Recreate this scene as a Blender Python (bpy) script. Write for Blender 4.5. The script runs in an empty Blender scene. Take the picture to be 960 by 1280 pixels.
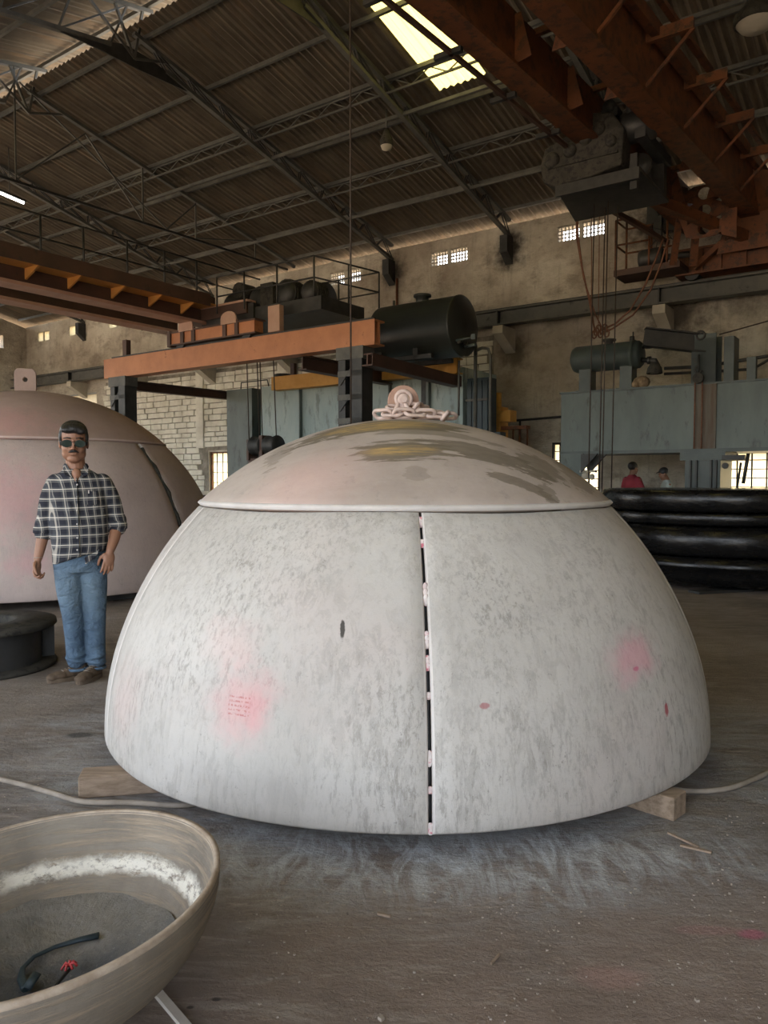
import bpy, math, random
from mathutils import Vector, Matrix, noise
random.seed(7)
PI = math.pi
# ------------------------------------------------------------------ camera, sky, sun, exposure
sc = bpy.context.scene
col = sc.collection
CZ = 1.36
cam_data = bpy.data.cameras.new('camera')
cam_data.sensor_fit = 'VERTICAL'; cam_data.sensor_height = 36.0
cam_data.lens = 961 / 1280 * 36.0
cam_data.clip_start = 0.05; cam_data.clip_end = 400
cam = bpy.data.objects.new('camera', cam_data); col.objects.link(cam)
cam.location = (0, 0, CZ); cam.rotation_euler = (math.radians(90 - 2.38), 0, 0)
sc.camera = cam

ANG = math.radians(-35.7)              # the hall is turned against the camera by this angle
CA, SA = math.cos(ANG), math.sin(ANG)
def W(u, v, z=0.0):                    # hall coordinates (u along the long wall, v towards it) to world
    return Vector((u * CA - v * SA, u * SA + v * CA, z))

world = bpy.data.worlds.new('daylight'); sc.world = world; world.use_nodes = True
wn = world.node_tree; wn.nodes.clear()
w_out = wn.nodes.new('ShaderNodeOutputWorld'); w_bg = wn.nodes.new('ShaderNodeBackground')
w_sky = wn.nodes.new('ShaderNodeTexSky'); w_sky.sky_type = 'NISHITA'; w_sky.sun_disc = False
w_sky.sun_elevation = math.radians(52); w_sky.sun_rotation = math.radians(20); w_sky.air_density = 1.0
w_sky.dust_density = 2.5; w_sky.ozone_density = 1.0; w_sky.sun_intensity = 1.0
w_hs = wn.nodes.new('ShaderNodeHueSaturation'); w_hs.inputs['Saturation'].default_value = 0.40   # hazy, nearly white sky
w_tint = wn.nodes.new('ShaderNodeMix'); w_tint.data_type = 'RGBA'; w_tint.blend_type = 'MULTIPLY'; w_tint.inputs[0].default_value = 1; w_tint.inputs[7].default_value = (1.0, .98, .955, 1)
wn.links.new(w_sky.outputs[0], w_hs.inputs['Color']); wn.links.new(w_hs.outputs[0], w_tint.inputs[6]); wn.links.new(w_tint.outputs[2], w_bg.inputs[0]); wn.links.new(w_bg.outputs[0], w_out.inputs[0])
w_bg.inputs[1].default_value = 0.42

sun_d = bpy.data.lights.new('sun', 'SUN'); sun_d.energy = 5.0; sun_d.angle = math.radians(0.6)
sun_d.color = (1.0, 0.93, 0.82)
sun = bpy.data.objects.new('sun', sun_d); col.objects.link(sun)
SUN_FROM = (W(-0.35, 0.75, 0) + Vector((0, 0, 1.25))).normalized()
sun.rotation_euler = SUN_FROM.to_track_quat('Z', 'Y').to_euler(); sun.location = (0, 0, 30)

vs = sc.view_settings
vs.view_transform = 'Standard'; vs.look = 'None'; vs.gamma = 1.0; vs.use_curve_mapping = False
vs.exposure = 1.6
cy = sc.cycles
cy.use_denoising = True; cy.max_bounces = 10; cy.diffuse_bounces = 5; cy.glossy_bounces = 3
cy.transmission_bounces = 6; cy.transparent_max_bounces = 8
cy.caustics_reflective = False; cy.caustics_refractive = False
cy.sample_clamp_indirect = 6.0

# ------------------------------------------------------------------ mesh helpers
BASE = {}                               # empty -> (base, frame) so that parts are stored in local coordinates
class MB:
    def __init__(s): s.v = []; s.f = []; s.sm = []
    def add(s, vs_, fs, smooth=False):
        n = len(s.v); s.v += [tuple(p) for p in vs_]
        for f in fs: s.f.append(tuple(i + n for i in f)); s.sm.append(smooth)
        return s
    def hexa(s, p):                     # 8 points: bottom loop, top loop
        return s.add(p, [(3, 2, 1, 0), (4, 5, 6, 7), (0, 1, 5, 4), (1, 2, 6, 5), (2, 3, 7, 6), (3, 0, 4, 7)])
    def box(s, c, d, rz=0.0, ch=0.0):
        a, b, h = d[0] / 2, d[1] / 2, d[2] / 2
        cr, sr = math.cos(rz), math.sin(rz)
        P = []
        for z in (-h, h):
            for x, y in ((-a, -b), (a, -b), (a, b), (-a, b)):
                P.append((c[0] + x * cr - y * sr, c[1] + x * sr + y * cr, c[2] + z))
        return s.hexa(P)
    def box2(s, lo, hi):
        return s.box([(lo[i] + hi[i]) / 2 for i in range(3)], [hi[i] - lo[i] for i in range(3)])
    def frame(s, p, q, up=(0, 0, 1)):
        p, q = Vector(p), Vector(q); d = (q - p).normalized(); up = Vector(up)
        if abs(d.dot(up)) > .98: up = Vector((0, 1, 0)) if abs(d.y) < .9 else Vector((1, 0, 0))
        sd = d.cross(up).normalized(); u2 = sd.cross(d).normalized()
        return p, q, sd, u2
    def beam(s, p, q, w, h, up=(0, 0, 1), off=(0, 0)):
        p, q, sd, u2 = s.frame(p, q, up); P = []
        for e in (p, q):
            for a, b in ((-1, -1), (1, -1), (1, 1), (-1, 1)):
                P.append(e + sd * (a * w / 2 + off[0]) + u2 * (b * h / 2 + off[1]))
        return s.hexa(P)
    def ibeam(s, p, q, w, h, t=.02, up=(0, 0, 1)):
        s.beam(p, q, t, h - 2 * t, up); s.beam(p, q, w, t, up, (0, h / 2 - t / 2)); s.beam(p, q, w, t, up, (0, -h / 2 + t / 2)); return s
    def tube(s, pts, r, n=8, cap=True, closed=False, flat=1.0):
        pts = [Vector(p) for p in pts]; m = len(pts)
        rs = r if isinstance(r, (list, tuple)) else [r] * m
        V = []; prev = None
        for i, p in enumerate(pts):
            if closed: d = (pts[(i + 1) % m] - pts[i - 1])
            else: d = (pts[min(i + 1, m - 1)] - pts[max(i - 1, 0)])
            d.normalize()
            if prev is None:
                a = Vector((0, 0, 1)) if abs(d.z) < .9 else Vector((1, 0, 0))
                prev = d.cross(a).normalized()
            else:
                prev = (prev - d * prev.dot(d)).normalized()
            b = d.cross(prev)
            for k in range(n):
                t = 2 * PI * k / n
                V.append(p + prev * (math.cos(t) * rs[i]) + b * (math.sin(t) * rs[i] * flat))
        F = []
        for i in range(m if closed else m - 1):
            j = (i + 1) % m
            for k in range(n):
                F.append((i * n + k, i * n + (k + 1) % n, j * n + (k + 1) % n, j * n + k))
        n0 = len(s.v); s.add(V, F, True)
        if cap and not closed:
            s.f.append(tuple(n0 + k for k in reversed(range(n)))); s.sm.append(False)
            s.f.append(tuple(n0 + (m - 1) * n + k for k in range(n))); s.sm.append(False)
        return s
    def lathe(s, prof, c=(0, 0, 0), n=32, axis='z', smooth=True, a0=0.0, a1=2 * PI, cap=False):
        full = abs(a1 - a0 - 2 * PI) < 1e-6; m = n if full else n + 1; V = []
        for (r, h) in prof:
            for k in range(m):
                t = a0 + (a1 - a0) * k / n
                x, y = r * math.cos(t), r * math.sin(t)
                if axis == 'z': q = (x, y, h)
                elif axis == 'x': q = (h, x, y)
                else: q = (x, h, y)
                V.append((c[0] + q[0], c[1] + q[1], c[2] + q[2]))
        F = []
        for i in range(len(prof) - 1):
            for k in range(n):
                k2 = (k + 1) % m
                F.append((i * m + k, i * m + k2, (i + 1) * m + k2, (i + 1) * m + k))
        return s.add(V, F, smooth)
    def cyl(s, p, q, r, n=16, r2=None):
        return s.tube([p, q], [r, r if r2 is None else r2], n)
    def ell(s, c, r, n=14, m=9, rot=None):
        V = []; F = []
        for i in range(m + 1):
            ph = PI * i / m
            for k in range(n):
                t = 2 * PI * k / n
                q = Vector((r[0] * math.sin(ph) * math.cos(t), r[1] * math.sin(ph) * math.sin(t), r[2] * math.cos(ph)))
                if rot is not None: q = rot @ q
                V.append(Vector(c) + q)
        for i in range(m):
            for k in range(n):
                F.append((i * n + k, (i + 1) * n + k, (i + 1) * n + (k + 1) % n, i * n + (k + 1) % n))
        return s.add(V, F, True)
    def prism(s, poly, vec):            # closed 3-D polygon pushed along vec
        n = len(poly); vec = Vector(vec)
        P = [Vector(p) for p in poly] + [Vector(p) + vec for p in poly]
        F = [tuple(reversed(range(n))), tuple(range(n, 2 * n))]
        F += [(k, (k + 1) % n, n + (k + 1) % n, n + k) for k in range(n)]
        return s.add(P, F)
    def mesh(s, name, base=(0, 0, 0), mat=None):
        me = bpy.data.meshes.new(name)
        me.from_pydata([(p[0] - base[0], p[1] - base[1], p[2] - base[2]) for p in s.v], [], s.f)
        me.polygons.foreach_set('use_smooth', s.sm); me.update()
        if mat: me.materials.append(mat)
        return me

def tag(o, label=None, cat=None, group=None, kind=None):
    if label: o['label'] = label
    if cat: o['category'] = cat
    if group: o['group'] = group
    if kind: o['kind'] = kind
    return o
def place(o, base, room):
    o.location = W(*base) if room else Vector(base)
    o.rotation_euler = (0, 0, ANG if room else 0)
    BASE[o] = base
def thing(name, label, cat, base, room=True, group=None, kind=None, rz=None):
    o = bpy.data.objects.new(name, None); o.empty_display_size = .2; col.objects.link(o)
    place(o, base, room)
    if rz is not None: o.rotation_euler = (0, 0, rz)
    return tag(o, label, cat, group, kind)
def part(name, mb, mat, parent, label=None, kind=None, bevel=0, mesh=None):
    b = BASE.get(parent, (0, 0, 0))
    me = mesh or mb.mesh(name, b, mat)
    o = bpy.data.objects.new(name, me); col.objects.link(o); o.parent = parent; BASE[o] = b
    if label: o['label'] = label
    if kind: o['kind'] = kind
    if bevel: add_bevel(o, bevel)
    return o
def solo(name, mb, mat, label, cat, base=(0, 0, 0), room=True, group=None, kind=None, bevel=0):
    o = bpy.data.objects.new(name, mb.mesh(name, base, mat)); col.objects.link(o); place(o, base, room)
    if bevel: add_bevel(o, bevel)
    return tag(o, label, cat, group, kind)
def struct(name, mb, mat, room=True, base=(0, 0, 0)):
    return solo(name, mb, mat, None, None, base, room, None, 'structure')
def add_bevel(o, w, seg=2):
    m = o.modifiers.new('bevel', 'BEVEL'); m.width = w; m.segments = seg; m.limit_method = 'ANGLE'; return m
def fused(mb, voxel, smooth=4):         # overlapping closed pieces become one continuous skin
    o = bpy.data.objects.new('tmp', mb.mesh('tmp')); col.objects.link(o)
    r = o.modifiers.new('r', 'REMESH'); r.mode = 'VOXEL'; r.voxel_size = voxel; r.use_smooth_shade = True
    if smooth:
        k = o.modifiers.new('s', 'SMOOTH'); k.iterations = smooth; k.factor = .5
    dg = bpy.context.evaluated_depsgraph_get(); dg.update()
    me = bpy.data.meshes.new_from_object(o.evaluated_get(dg))
    bpy.data.objects.remove(o)
    return me

# ------------------------------------------------------------------ material helpers
class NT:
    def __init__(s, name):
        s.m = bpy.data.materials.new(name); s.m.use_nodes = True; s.t = s.m.node_tree
        s.b = s.t.nodes['Principled BSDF']; s.out = s.t.nodes['Material Output']
        s.co = s.t.nodes.new('ShaderNodeTexCoord').outputs['Object']
    def n(s, typ, **kw):
        x = s.t.nodes.new('ShaderNode' + typ)
        for k, v in kw.items(): setattr(x, k, v)
        return x
    def set(s, inp, val):
        if isinstance(val, bpy.types.NodeSocket): s.t.links.new(val, inp)
        elif isinstance(val, (tuple, list)) and len(val) == 3 and inp.type == 'RGBA': inp.default_value = (*val, 1)
        else: inp.default_value = val
    def math(s, op, a, b=0.0, c=None, clamp=False):
        x = s.n('Math', operation=op, use_clamp=clamp); s.set(x.inputs[0], a); s.set(x.inputs[1], b)
        if c is not None: s.set(x.inputs[2], c)
        return x.outputs[0]
    def mapping(s, scale=(1, 1, 1), loc=(0, 0, 0), rot=(0, 0, 0), vec=None):
        x = s.n('Mapping'); s.set(x.inputs['Vector'], vec or s.co); x.inputs['Scale'].default_value = scale
        x.inputs['Location'].default_value = loc; x.inputs['Rotation'].default_value = rot; return x.outputs[0]
    def noise(s, scale=5, detail=5, rough=.6, vec=None, dist=0.0):
        x = s.n('TexNoise'); s.set(x.inputs['Vector'], vec or s.co); x.inputs['Scale'].default_value = scale
        x.inputs['Detail'].default_value = detail; x.inputs['Roughness'].default_value = rough
        x.inputs['Distortion'].default_value = dist; return x.outputs[0]
    def ramp(s, fac, stops):            # stops: (pos, value or colour)
        x = s.n('ValToRGB'); s.set(x.inputs[0], fac); e = x.color_ramp.elements
        while len(e) < len(stops): e.new(.5)
        for i, (p, c) in enumerate(stops):
            e[i].position = p; e[i].color = (c, c, c, 1) if not isinstance(c, (tuple, list)) else (*c, 1)
        return x.outputs[0]
    def mix(s, fac, a, b, mode='MIX'):
        x = s.n('Mix', data_type='RGBA', blend_type=mode); s.set(x.inputs[0], fac); s.set(x.inputs[6], a); s.set(x.inputs[7], b)
        return x.outputs[2]
    def blob(s, c, r, soft=.5, jag=.3, nscale=6, nvec=None):   # 1 inside an ellipsoid with a ragged border
        v = s.mapping(loc=tuple(-c[i] / r[i] for i in range(3)), scale=tuple(1 / q for q in r))
        l = s.n('VectorMath', operation='LENGTH'); s.set(l.inputs[0], v)
        d = l.outputs['Value']
        if jag: d = s.math('ADD', d, s.math('MULTIPLY', s.math('SUBTRACT', s.noise(nscale, 5, .65, nvec), .5), jag * 2))
        x = s.n('MapRange', interpolation_type='SMOOTHSTEP'); s.set(x.inputs[0], d)
        x.inputs[1].default_value = 1 - soft; x.inputs[2].default_value = 1 + soft * .3
        x.inputs[3].default_value = 1; x.inputs[4].default_value = 0
        return x.outputs[0]
    def bump(s, h, strength=.3, dist=.01):
        x = s.n('Bump'); s.set(x.inputs['Height'], h); x.inputs['Strength'].default_value = strength
        x.inputs['Distance'].default_value = dist; s.t.links.new(x.outputs[0], s.b.inputs['Normal']); return x
    def done(s, color, rough=.6, metal=0.0, spec=None):
        s.set(s.b.inputs['Base Color'], color); s.set(s.b.inputs['Roughness'], rough); s.set(s.b.inputs['Metallic'], metal)
        if spec is not None: s.set(s.b.inputs['Specular IOR Level'], spec)
        return s.m
def pm(name, c1, c2, scale=3, rough=.6, metal=0.0, bump=.2, bscale=40, stretch=(1, 1, 1), c3=None, c3pos=.68, bdist=.01, spec=None):
    t = NT(name); v = t.mapping(stretch)
    colr = t.ramp(t.noise(scale, 7, .62, v), [(.36, c1), (.64, c2)])
    if c3: colr = t.mix(t.ramp(t.noise(scale * 2.7, 6, .7, t.mapping(stretch, (3, 7, 1))), [(c3pos - .06, 0.0), (c3pos + .04, 1.0)]), colr, c3)
    if bump: t.bump(t.noise(bscale, 5, .65, v), bump, bdist)
    return t.done(colr, rough, metal, spec)

M = {}
M['orange'] = pm('orange_paint', (.42, .17, .075), (.52, .22, .10), 2.5, .55, c3=(.18, .07, .035), c3pos=.70, bump=.15)
M['rust_orange'] = pm('rusty_orange_paint', (.11, .038, .015), (.18, .062, .022), 2.5, .6, c3=(.06, .028, .015), c3pos=.56)
M['girder_brown'] = pm('red_oxide_paint', (.060, .034, .026), (.092, .048, .036), 2, .6, c3=(.04, .028, .024), c3pos=.66)
M['flange_pink'] = pm('pale_red_primer', (.42, .26, .20), (.52, .34, .26), 2, .6)
M['shelf_yellow'] = pm('ochre_paint', (.50, .23, .06), (.60, .30, .08), 3, .55)
M['dark_steel'] = pm('dark_steel', (.025, .027, .028), (.05, .05, .05), 4, .5, metal=.2)
M['truss_steel'] = pm('truss_grey_paint', (.065, .068, .065), (.12, .12, .11), 3, .6)
M['black_tank'] = pm('black_tank_paint', (.018, .022, .020), (.035, .04, .036), 2, .38, c3=(.06, .045, .03), c3pos=.72)
M['teal'] = pm('teal_grey_paint', (.085, .112, .108), (.135, .168, .16), 1.6, .5, c3=(.05, .058, .052), c3pos=.62, stretch=(1, 1, .35))
M['teal_pale'] = pm('pale_blue_grey_paint', (.26, .35, .36), (.38, .46, .45), 1.6, .5, c3=(.17, .22, .21), c3pos=.60, stretch=(1, 1, .3))
M['teal_dark'] = pm('dark_green_grey_paint', (.045, .062, .062), (.075, .098, .094), 2, .45, c3=(.10, .06, .035), c3pos=.68)
M['navy'] = pm('dark_blue_panel_paint', (.018, .035, .05), (.03, .055, .07), 2, .5)
M['rope'] = pm('greasy_wire_rope', (.03, .022, .018), (.06, .04, .03), 20, .6)
M['rust_rope'] = pm('rusty_cable', (.14, .06, .035), (.22, .10, .06), 20, .7)
M['rail_grey'] = pm('rail_beam_grey', (.07, .075, .072), (.12, .12, .11), 1.5, .6, c3=(.03, .03, .03), c3pos=.64)
M['concrete'] = pm('pale_concrete', (.42, .39, .33), (.52, .49, .42), 3, .85)
M['grey_machine'] = pm('grimy_grey_machine', (.028, .027, .022), (.055, .050, .042), 5, .8, c3=(.012, .012, .012), c3pos=.56)
M['yellow'] = pm('yellow_paint', (.50, .26, .05), (.60, .33, .08), 4, .6, c3=(.25, .10, .03))
M['wood'] = pm('rough_timber', (.22, .16, .11), (.36, .27, .20), 6, .85, stretch=(1, 8, 8), bump=.5)
M['cable'] = pm('dusty_cable', (.20, .17, .14), (.30, .26, .22), 10, .8)
M['zinc'] = pm('galvanised_steel', (.35, .36, .37), (.5, .5, .5), 4, .4, metal=.6)

# roof sheets: old asbestos-cement / rusted sheet, grey brown
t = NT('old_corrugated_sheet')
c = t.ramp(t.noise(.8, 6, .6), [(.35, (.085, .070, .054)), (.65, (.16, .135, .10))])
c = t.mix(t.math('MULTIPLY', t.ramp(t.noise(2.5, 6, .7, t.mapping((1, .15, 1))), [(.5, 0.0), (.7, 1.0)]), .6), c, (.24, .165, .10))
gsep = t.n('SeparateXYZ'); t.set(gsep.inputs[0], t.n('NewGeometry').outputs['Normal'])   # unseen top made pale to bounce sun onto the ridge strip, brown underneath
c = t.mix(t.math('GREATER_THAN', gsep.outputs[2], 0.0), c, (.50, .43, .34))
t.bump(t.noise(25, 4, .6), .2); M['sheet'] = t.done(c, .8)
# translucent fibreglass
t = NT('yellow_fibreglass_sheet')
tr = t.n('BsdfTranslucent'); tr.inputs[0].default_value = (.42, .35, .11, 1)
df = t.n('BsdfDiffuse'); df.inputs[0].default_value = (.5, .45, .2, 1)
mx = t.n('MixShader'); mx.inputs[0].default_value = .25
t.t.links.new(tr.outputs[0], mx.inputs[1]); t.t.links.new(df.outputs[0], mx.inputs[2]); t.t.links.new(mx.outputs[0], t.out.inputs[0])
M['skylight'] = t.m
t = NT('dusty_frosted_pane')
tr = t.n('BsdfTranslucent'); tr.inputs[0].default_value = (.62, .58, .45, 1)
tp = t.n('BsdfTransparent'); tp.inputs[0].default_value = (1, .97, .88, 1)
mx = t.n('MixShader'); mx.inputs[0].default_value = .12
t.t.links.new(tr.outputs[0], mx.inputs[1]); t.t.links.new(tp.outputs[0], mx.inputs[2]); t.t.links.new(mx.outputs[0], t.out.inputs[0])
M['pane'] = t.m
t = NT('cream_corrugated_plastic')
tr = t.n('BsdfTranslucent'); tr.inputs[0].default_value = (.30, .27, .20, 1)
df = t.n('BsdfDiffuse'); df.inputs[0].default_value = (.55, .52, .42, 1)
mx = t.n('MixShader'); mx.inputs[0].default_value = .6
t.t.links.new(tr.outputs[0], mx.inputs[1]); t.t.links.new(df.outputs[0], mx.inputs[2]); t.t.links.new(mx.outputs[0], t.out.inputs[0])
M['awning'] = t.m

# plaster wall with soot around the truss shoes and corbels (hall coordinates)
t = NT('stained_plaster')
c = t.ramp(t.noise(.55, 8, .62), [(.36, (.40, .35, .29)), (.5, (.58, .54, .46)), (.62, (.74, .71, .63))])
c = t.mix(t.ramp(t.noise(1.6, 8, .72, t.mapping((1, 1, 1.6), (5, 0, 2))), [(.50, 0.0), (.68, .7)]), c, (.25, .205, .16))
c = t.mix(t.math('MULTIPLY', t.ramp(t.noise(3.5, 6, .7, t.mapping((2.5, 1, .25))), [(.55, 0.0), (.75, .6)]), .8), c, (.20, .18, .15))
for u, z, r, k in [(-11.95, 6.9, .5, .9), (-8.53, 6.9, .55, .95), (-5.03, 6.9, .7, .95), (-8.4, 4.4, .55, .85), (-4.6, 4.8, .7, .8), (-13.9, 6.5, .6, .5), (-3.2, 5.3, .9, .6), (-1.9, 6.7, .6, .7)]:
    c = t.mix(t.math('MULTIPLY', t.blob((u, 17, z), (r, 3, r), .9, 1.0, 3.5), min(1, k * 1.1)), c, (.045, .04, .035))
c = t.mix(t.blob((-9.6, 17, 4.0), (3.2, 4, 1.5), .8, .4, 1.2), c, t.mix(.5, c, (.30, .23, .16)))
t.bump(t.math('ADD', t.noise(5, 9, .72, t.mapping((1, 1, 1.6))), t.noise(1.5, 5, .6)), .9, .09); M['plaster'] = t.done(c, .92)
t = NT('whitewashed_stone')
c = t.ramp(t.noise(2.5, 7, .6), [(.35, (.62, .59, .50)), (.62, (.82, .80, .71))])
t.bump(t.noise(14, 7, .7), .7, .03); M['stone'] = t.done(c, .95)
M['mortar'] = pm('dark_mortar', (.16, .14, .11), (.34, .31, .26), 3, .95, bump=.6, bscale=10, bdist=.04)

# floor in world coordinates: trodden grey-brown dust on concrete
t = NT('dusty_shop_floor')
c = t.ramp(t.noise(.5, 9, .65), [(.36, (.095, .080, .070)), (.5, (.178, .146, .126)), (.64, (.285, .24, .208))])
brown = t.blob((.55, 1.9, 0), (2.2, .95, 1), .9, .5, 1.5)
c = t.mix(t.math('MULTIPLY', brown, .75), c, t.ramp(t.noise(3, 8, .7), [(.35, (.20, .15, .12)), (.65, (.32, .24, .195))]))
stre = t.ramp(t.noise(2.2, 8, .72, t.mapping((1, 4.5, 1), (0, 0, 0), (0, 0, .35)), 1.2), [(.50, 0.0), (.70, 1.0)])
c = t.mix(t.math('MULTIPLY', stre, .55), c, (.40, .36, .32))
halo = t.blob((.11, 3.95, 0), (2.35, 1.75, 1), .45, .35, 1.6)
dust = t.ramp(t.noise(2.0, 8, .7, t.mapping((1, 2.6, 1), (1, 2, 0), (0, 0, -.5)), 1.8), [(.38, 0.0), (.66, 1.0)])
c = t.mix(t.math('MULTIPLY', t.math('MULTIPLY', halo, dust), .9), c, (.38, .39, .40))
fr = t.blob((.35, 2.72, 0), (1.2, .34, 1), .8, .5, 2.5)
scr = t.ramp(t.noise(3.2, 7, .7, t.mapping((2.2, .8, 1), (0, 0, 0), (0, 0, .6)), 2.2), [(.42, 0.0), (.62, 1.0)])
c = t.mix(t.math('MULTIPLY', t.math('MULTIPLY', fr, scr), .9), c, (.58, .61, .64))
scr2 = t.ramp(t.noise(5, 7, .7, t.mapping((1, 5, 1), (0, 3, 0), (0, 0, -.7)), 1.0), [(.56, 0.0), (.66, 1.0)])
c = t.mix(t.math('MULTIPLY', scr2, .5), c, (.40, .34, .29))
for x, y, rx, ry, cl in [(-1.4, 4.05, .10, .10, (.02, .02, .02)), (-1.62, 4.05, .09, .05, (.03, .03, .03)), (-.44, 1.96, .016, .010, (.02, .02, .02)), (-.50, 1.93, .012, .008, (.03, .025, .02)),
                         (1.10, 2.25, .05, .03, (.42, .13, .18)), (.98, 2.27, .12, .03, (.32, .20, .18)), (.62, 2.05, .12, .06, (.34, .22, .19)), (-1.0, 2.5, .5, .3, (.08, .075, .07))]:
    c = t.mix(t.math('MULTIPLY', t.blob((x, y, 0), (rx, ry, 1), .5, .35, 9), .75), c, cl)
t.bump(t.math('ADD', t.noise(16, 9, .72, t.mapping((1, 1.5, 1), rot=(0, 0, .4))), t.math('MULTIPLY', t.noise(70, 5, .7), .35)), .75, .022)
M['floor'] = t.done(c, t.ramp(t.noise(1.5, 6, .6), [(.3, .62), (.7, .9)]), spec=.35)

# painted dome plates
def dome_mat(name, a, b, spots, scuff=.5, marks=(), stamp=False):
    t = NT(name)
    c = t.ramp(t.noise(1.3, 7, .6), [(.33, a), (.66, b)])
    c = t.mix(t.math('MULTIPLY', t.ramp(t.noise(1.1, 6, .6, t.mapping((1, 1, 1), (4, 1, 9))), [(.5, 0.0), (.72, 1.0)]), .25), c, (.62, .47, .45))
    fine = t.ramp(t.noise(11, 9, .78, t.mapping((1.6, 1.6, .42), (2, 2, 2)), .6), [(.50, 0.0), (.575, 1.0)])
    zone = t.ramp(t.noise(1.7, 5, .6, t.mapping((1, 1, .8), (9, 3, 1))), [(.38, .25), (.62, 1.0)])
    c = t.mix(t.math('MULTIPLY', t.math('MULTIPLY', fine, zone), scuff * .42), c, (.20, .185, .165))
    hat = t.ramp(t.noise(30, 8, .8, t.mapping((1.5, 1.5, .45), (7, 1, 3)), .3), [(.50, 0.0), (.60, 1.0)])
    hz = t.ramp(t.noise(1.4, 5, .6, t.mapping((1, 1, 1.2), (1, 8, 5))), [(.42, .1), (.60, 1.0)])
    c = t.mix(t.math('MULTIPLY', t.math('MULTIPLY', hat, hz), scuff * .75), c, (.20, .185, .165))
    speck = t.ramp(t.noise(48, 4, .7), [(.64, 0.0), (.69, 1.0)])
    c = t.mix(t.math('MULTIPLY', t.math('MULTIPLY', speck, zone), .5), c, (.12, .11, .10))
    scr = t.ramp(t.noise(9, 4, .5, t.mapping((1, 1, 6), (0, 0, 0), (0, .5, 0)), 2.5), [(.495, 0.0), (.5, 1.0), (.505, 0.0)])
    c = t.mix(t.math('MULTIPLY', t.math('MULTIPLY', scr, zone), .4), c, (.16, .15, .14))
    for p, r, cl, k in spots:
        c = t.mix(t.math('MULTIPLY', t.blob(p, r, .9, .8, 9), k), c, cl)
    for p, r, cl, k in marks:
        c = t.mix(t.math('MULTIPLY', t.blob(p, r, .3, .5, 40), k), c, cl)
    if stamp:                           # a few rows of small faded red stamping, too worn to read
        s3 = t.n('SeparateXYZ'); t.set(s3.inputs[0], t.mapping(loc=(.66, 0, -.40)))
        inb = t.math('MULTIPLY', t.math('LESS_THAN', t.math('ABSOLUTE', s3.outputs[0]), .045), t.math('LESS_THAN', t.math('ABSOLUTE', s3.outputs[2]), .038))
        inb = t.math('MULTIPLY', inb, t.math('LESS_THAN', s3.outputs[1], -1.0))
        row = t.math('LESS_THAN', t.math('FRACT', t.math('DIVIDE', s3.outputs[2], .0155)), .42)
        ink = t.ramp(t.noise(150, 2, .5, t.mapping((1, .05, .6))), [(.47, 0.0), (.52, 1.0)])
        c = t.mix(t.math('MULTIPLY', t.math('MULTIPLY', inb, row), t.math('MULTIPLY', ink, .55)), c, (.42, .10, .10))
    t.bump(t.math('ADD', t.noise(30, 6, .7), t.math('MULTIPLY', fine, -.6)), .22, .006)
    return t.done(c, .62, spec=.3)
PINK = (.80, .34, .36)
M['dome'] = dome_mat('primed_dome_plate', (.45, .43, .405), (.565, .545, .52),
    [((-.656, -1.37, .418), (.16, .2, .16), PINK, .36), ((-.60, -1.40, .40), (.07, .1, .08), (.72, .22, .25), .25), ((.901, -1.172, .543), (.16, .2, .11), (.78, .30, .40), .45), ((-.72, -1.27, .62), (.15, .2, .12), (.75, .5, .48), .3), ((-1.25, -.9, .3), (.2, .2, .2), (.72, .5, .48), .25)],
    .72, [((.253, -1.49, .442), (.022, .03, .012), (.35, .06, .08), .6), ((1.054, -1.126, .317), (.012, .04, .03), (.35, .05, .07), .85), ((-.266, -1.386, .699), (.010, .05, .04), (.05, .045, .04), .95), ((.9, -1.17, .50), (.02, .03, .012), (.6, .08, .2), .6)], stamp=True)
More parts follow.
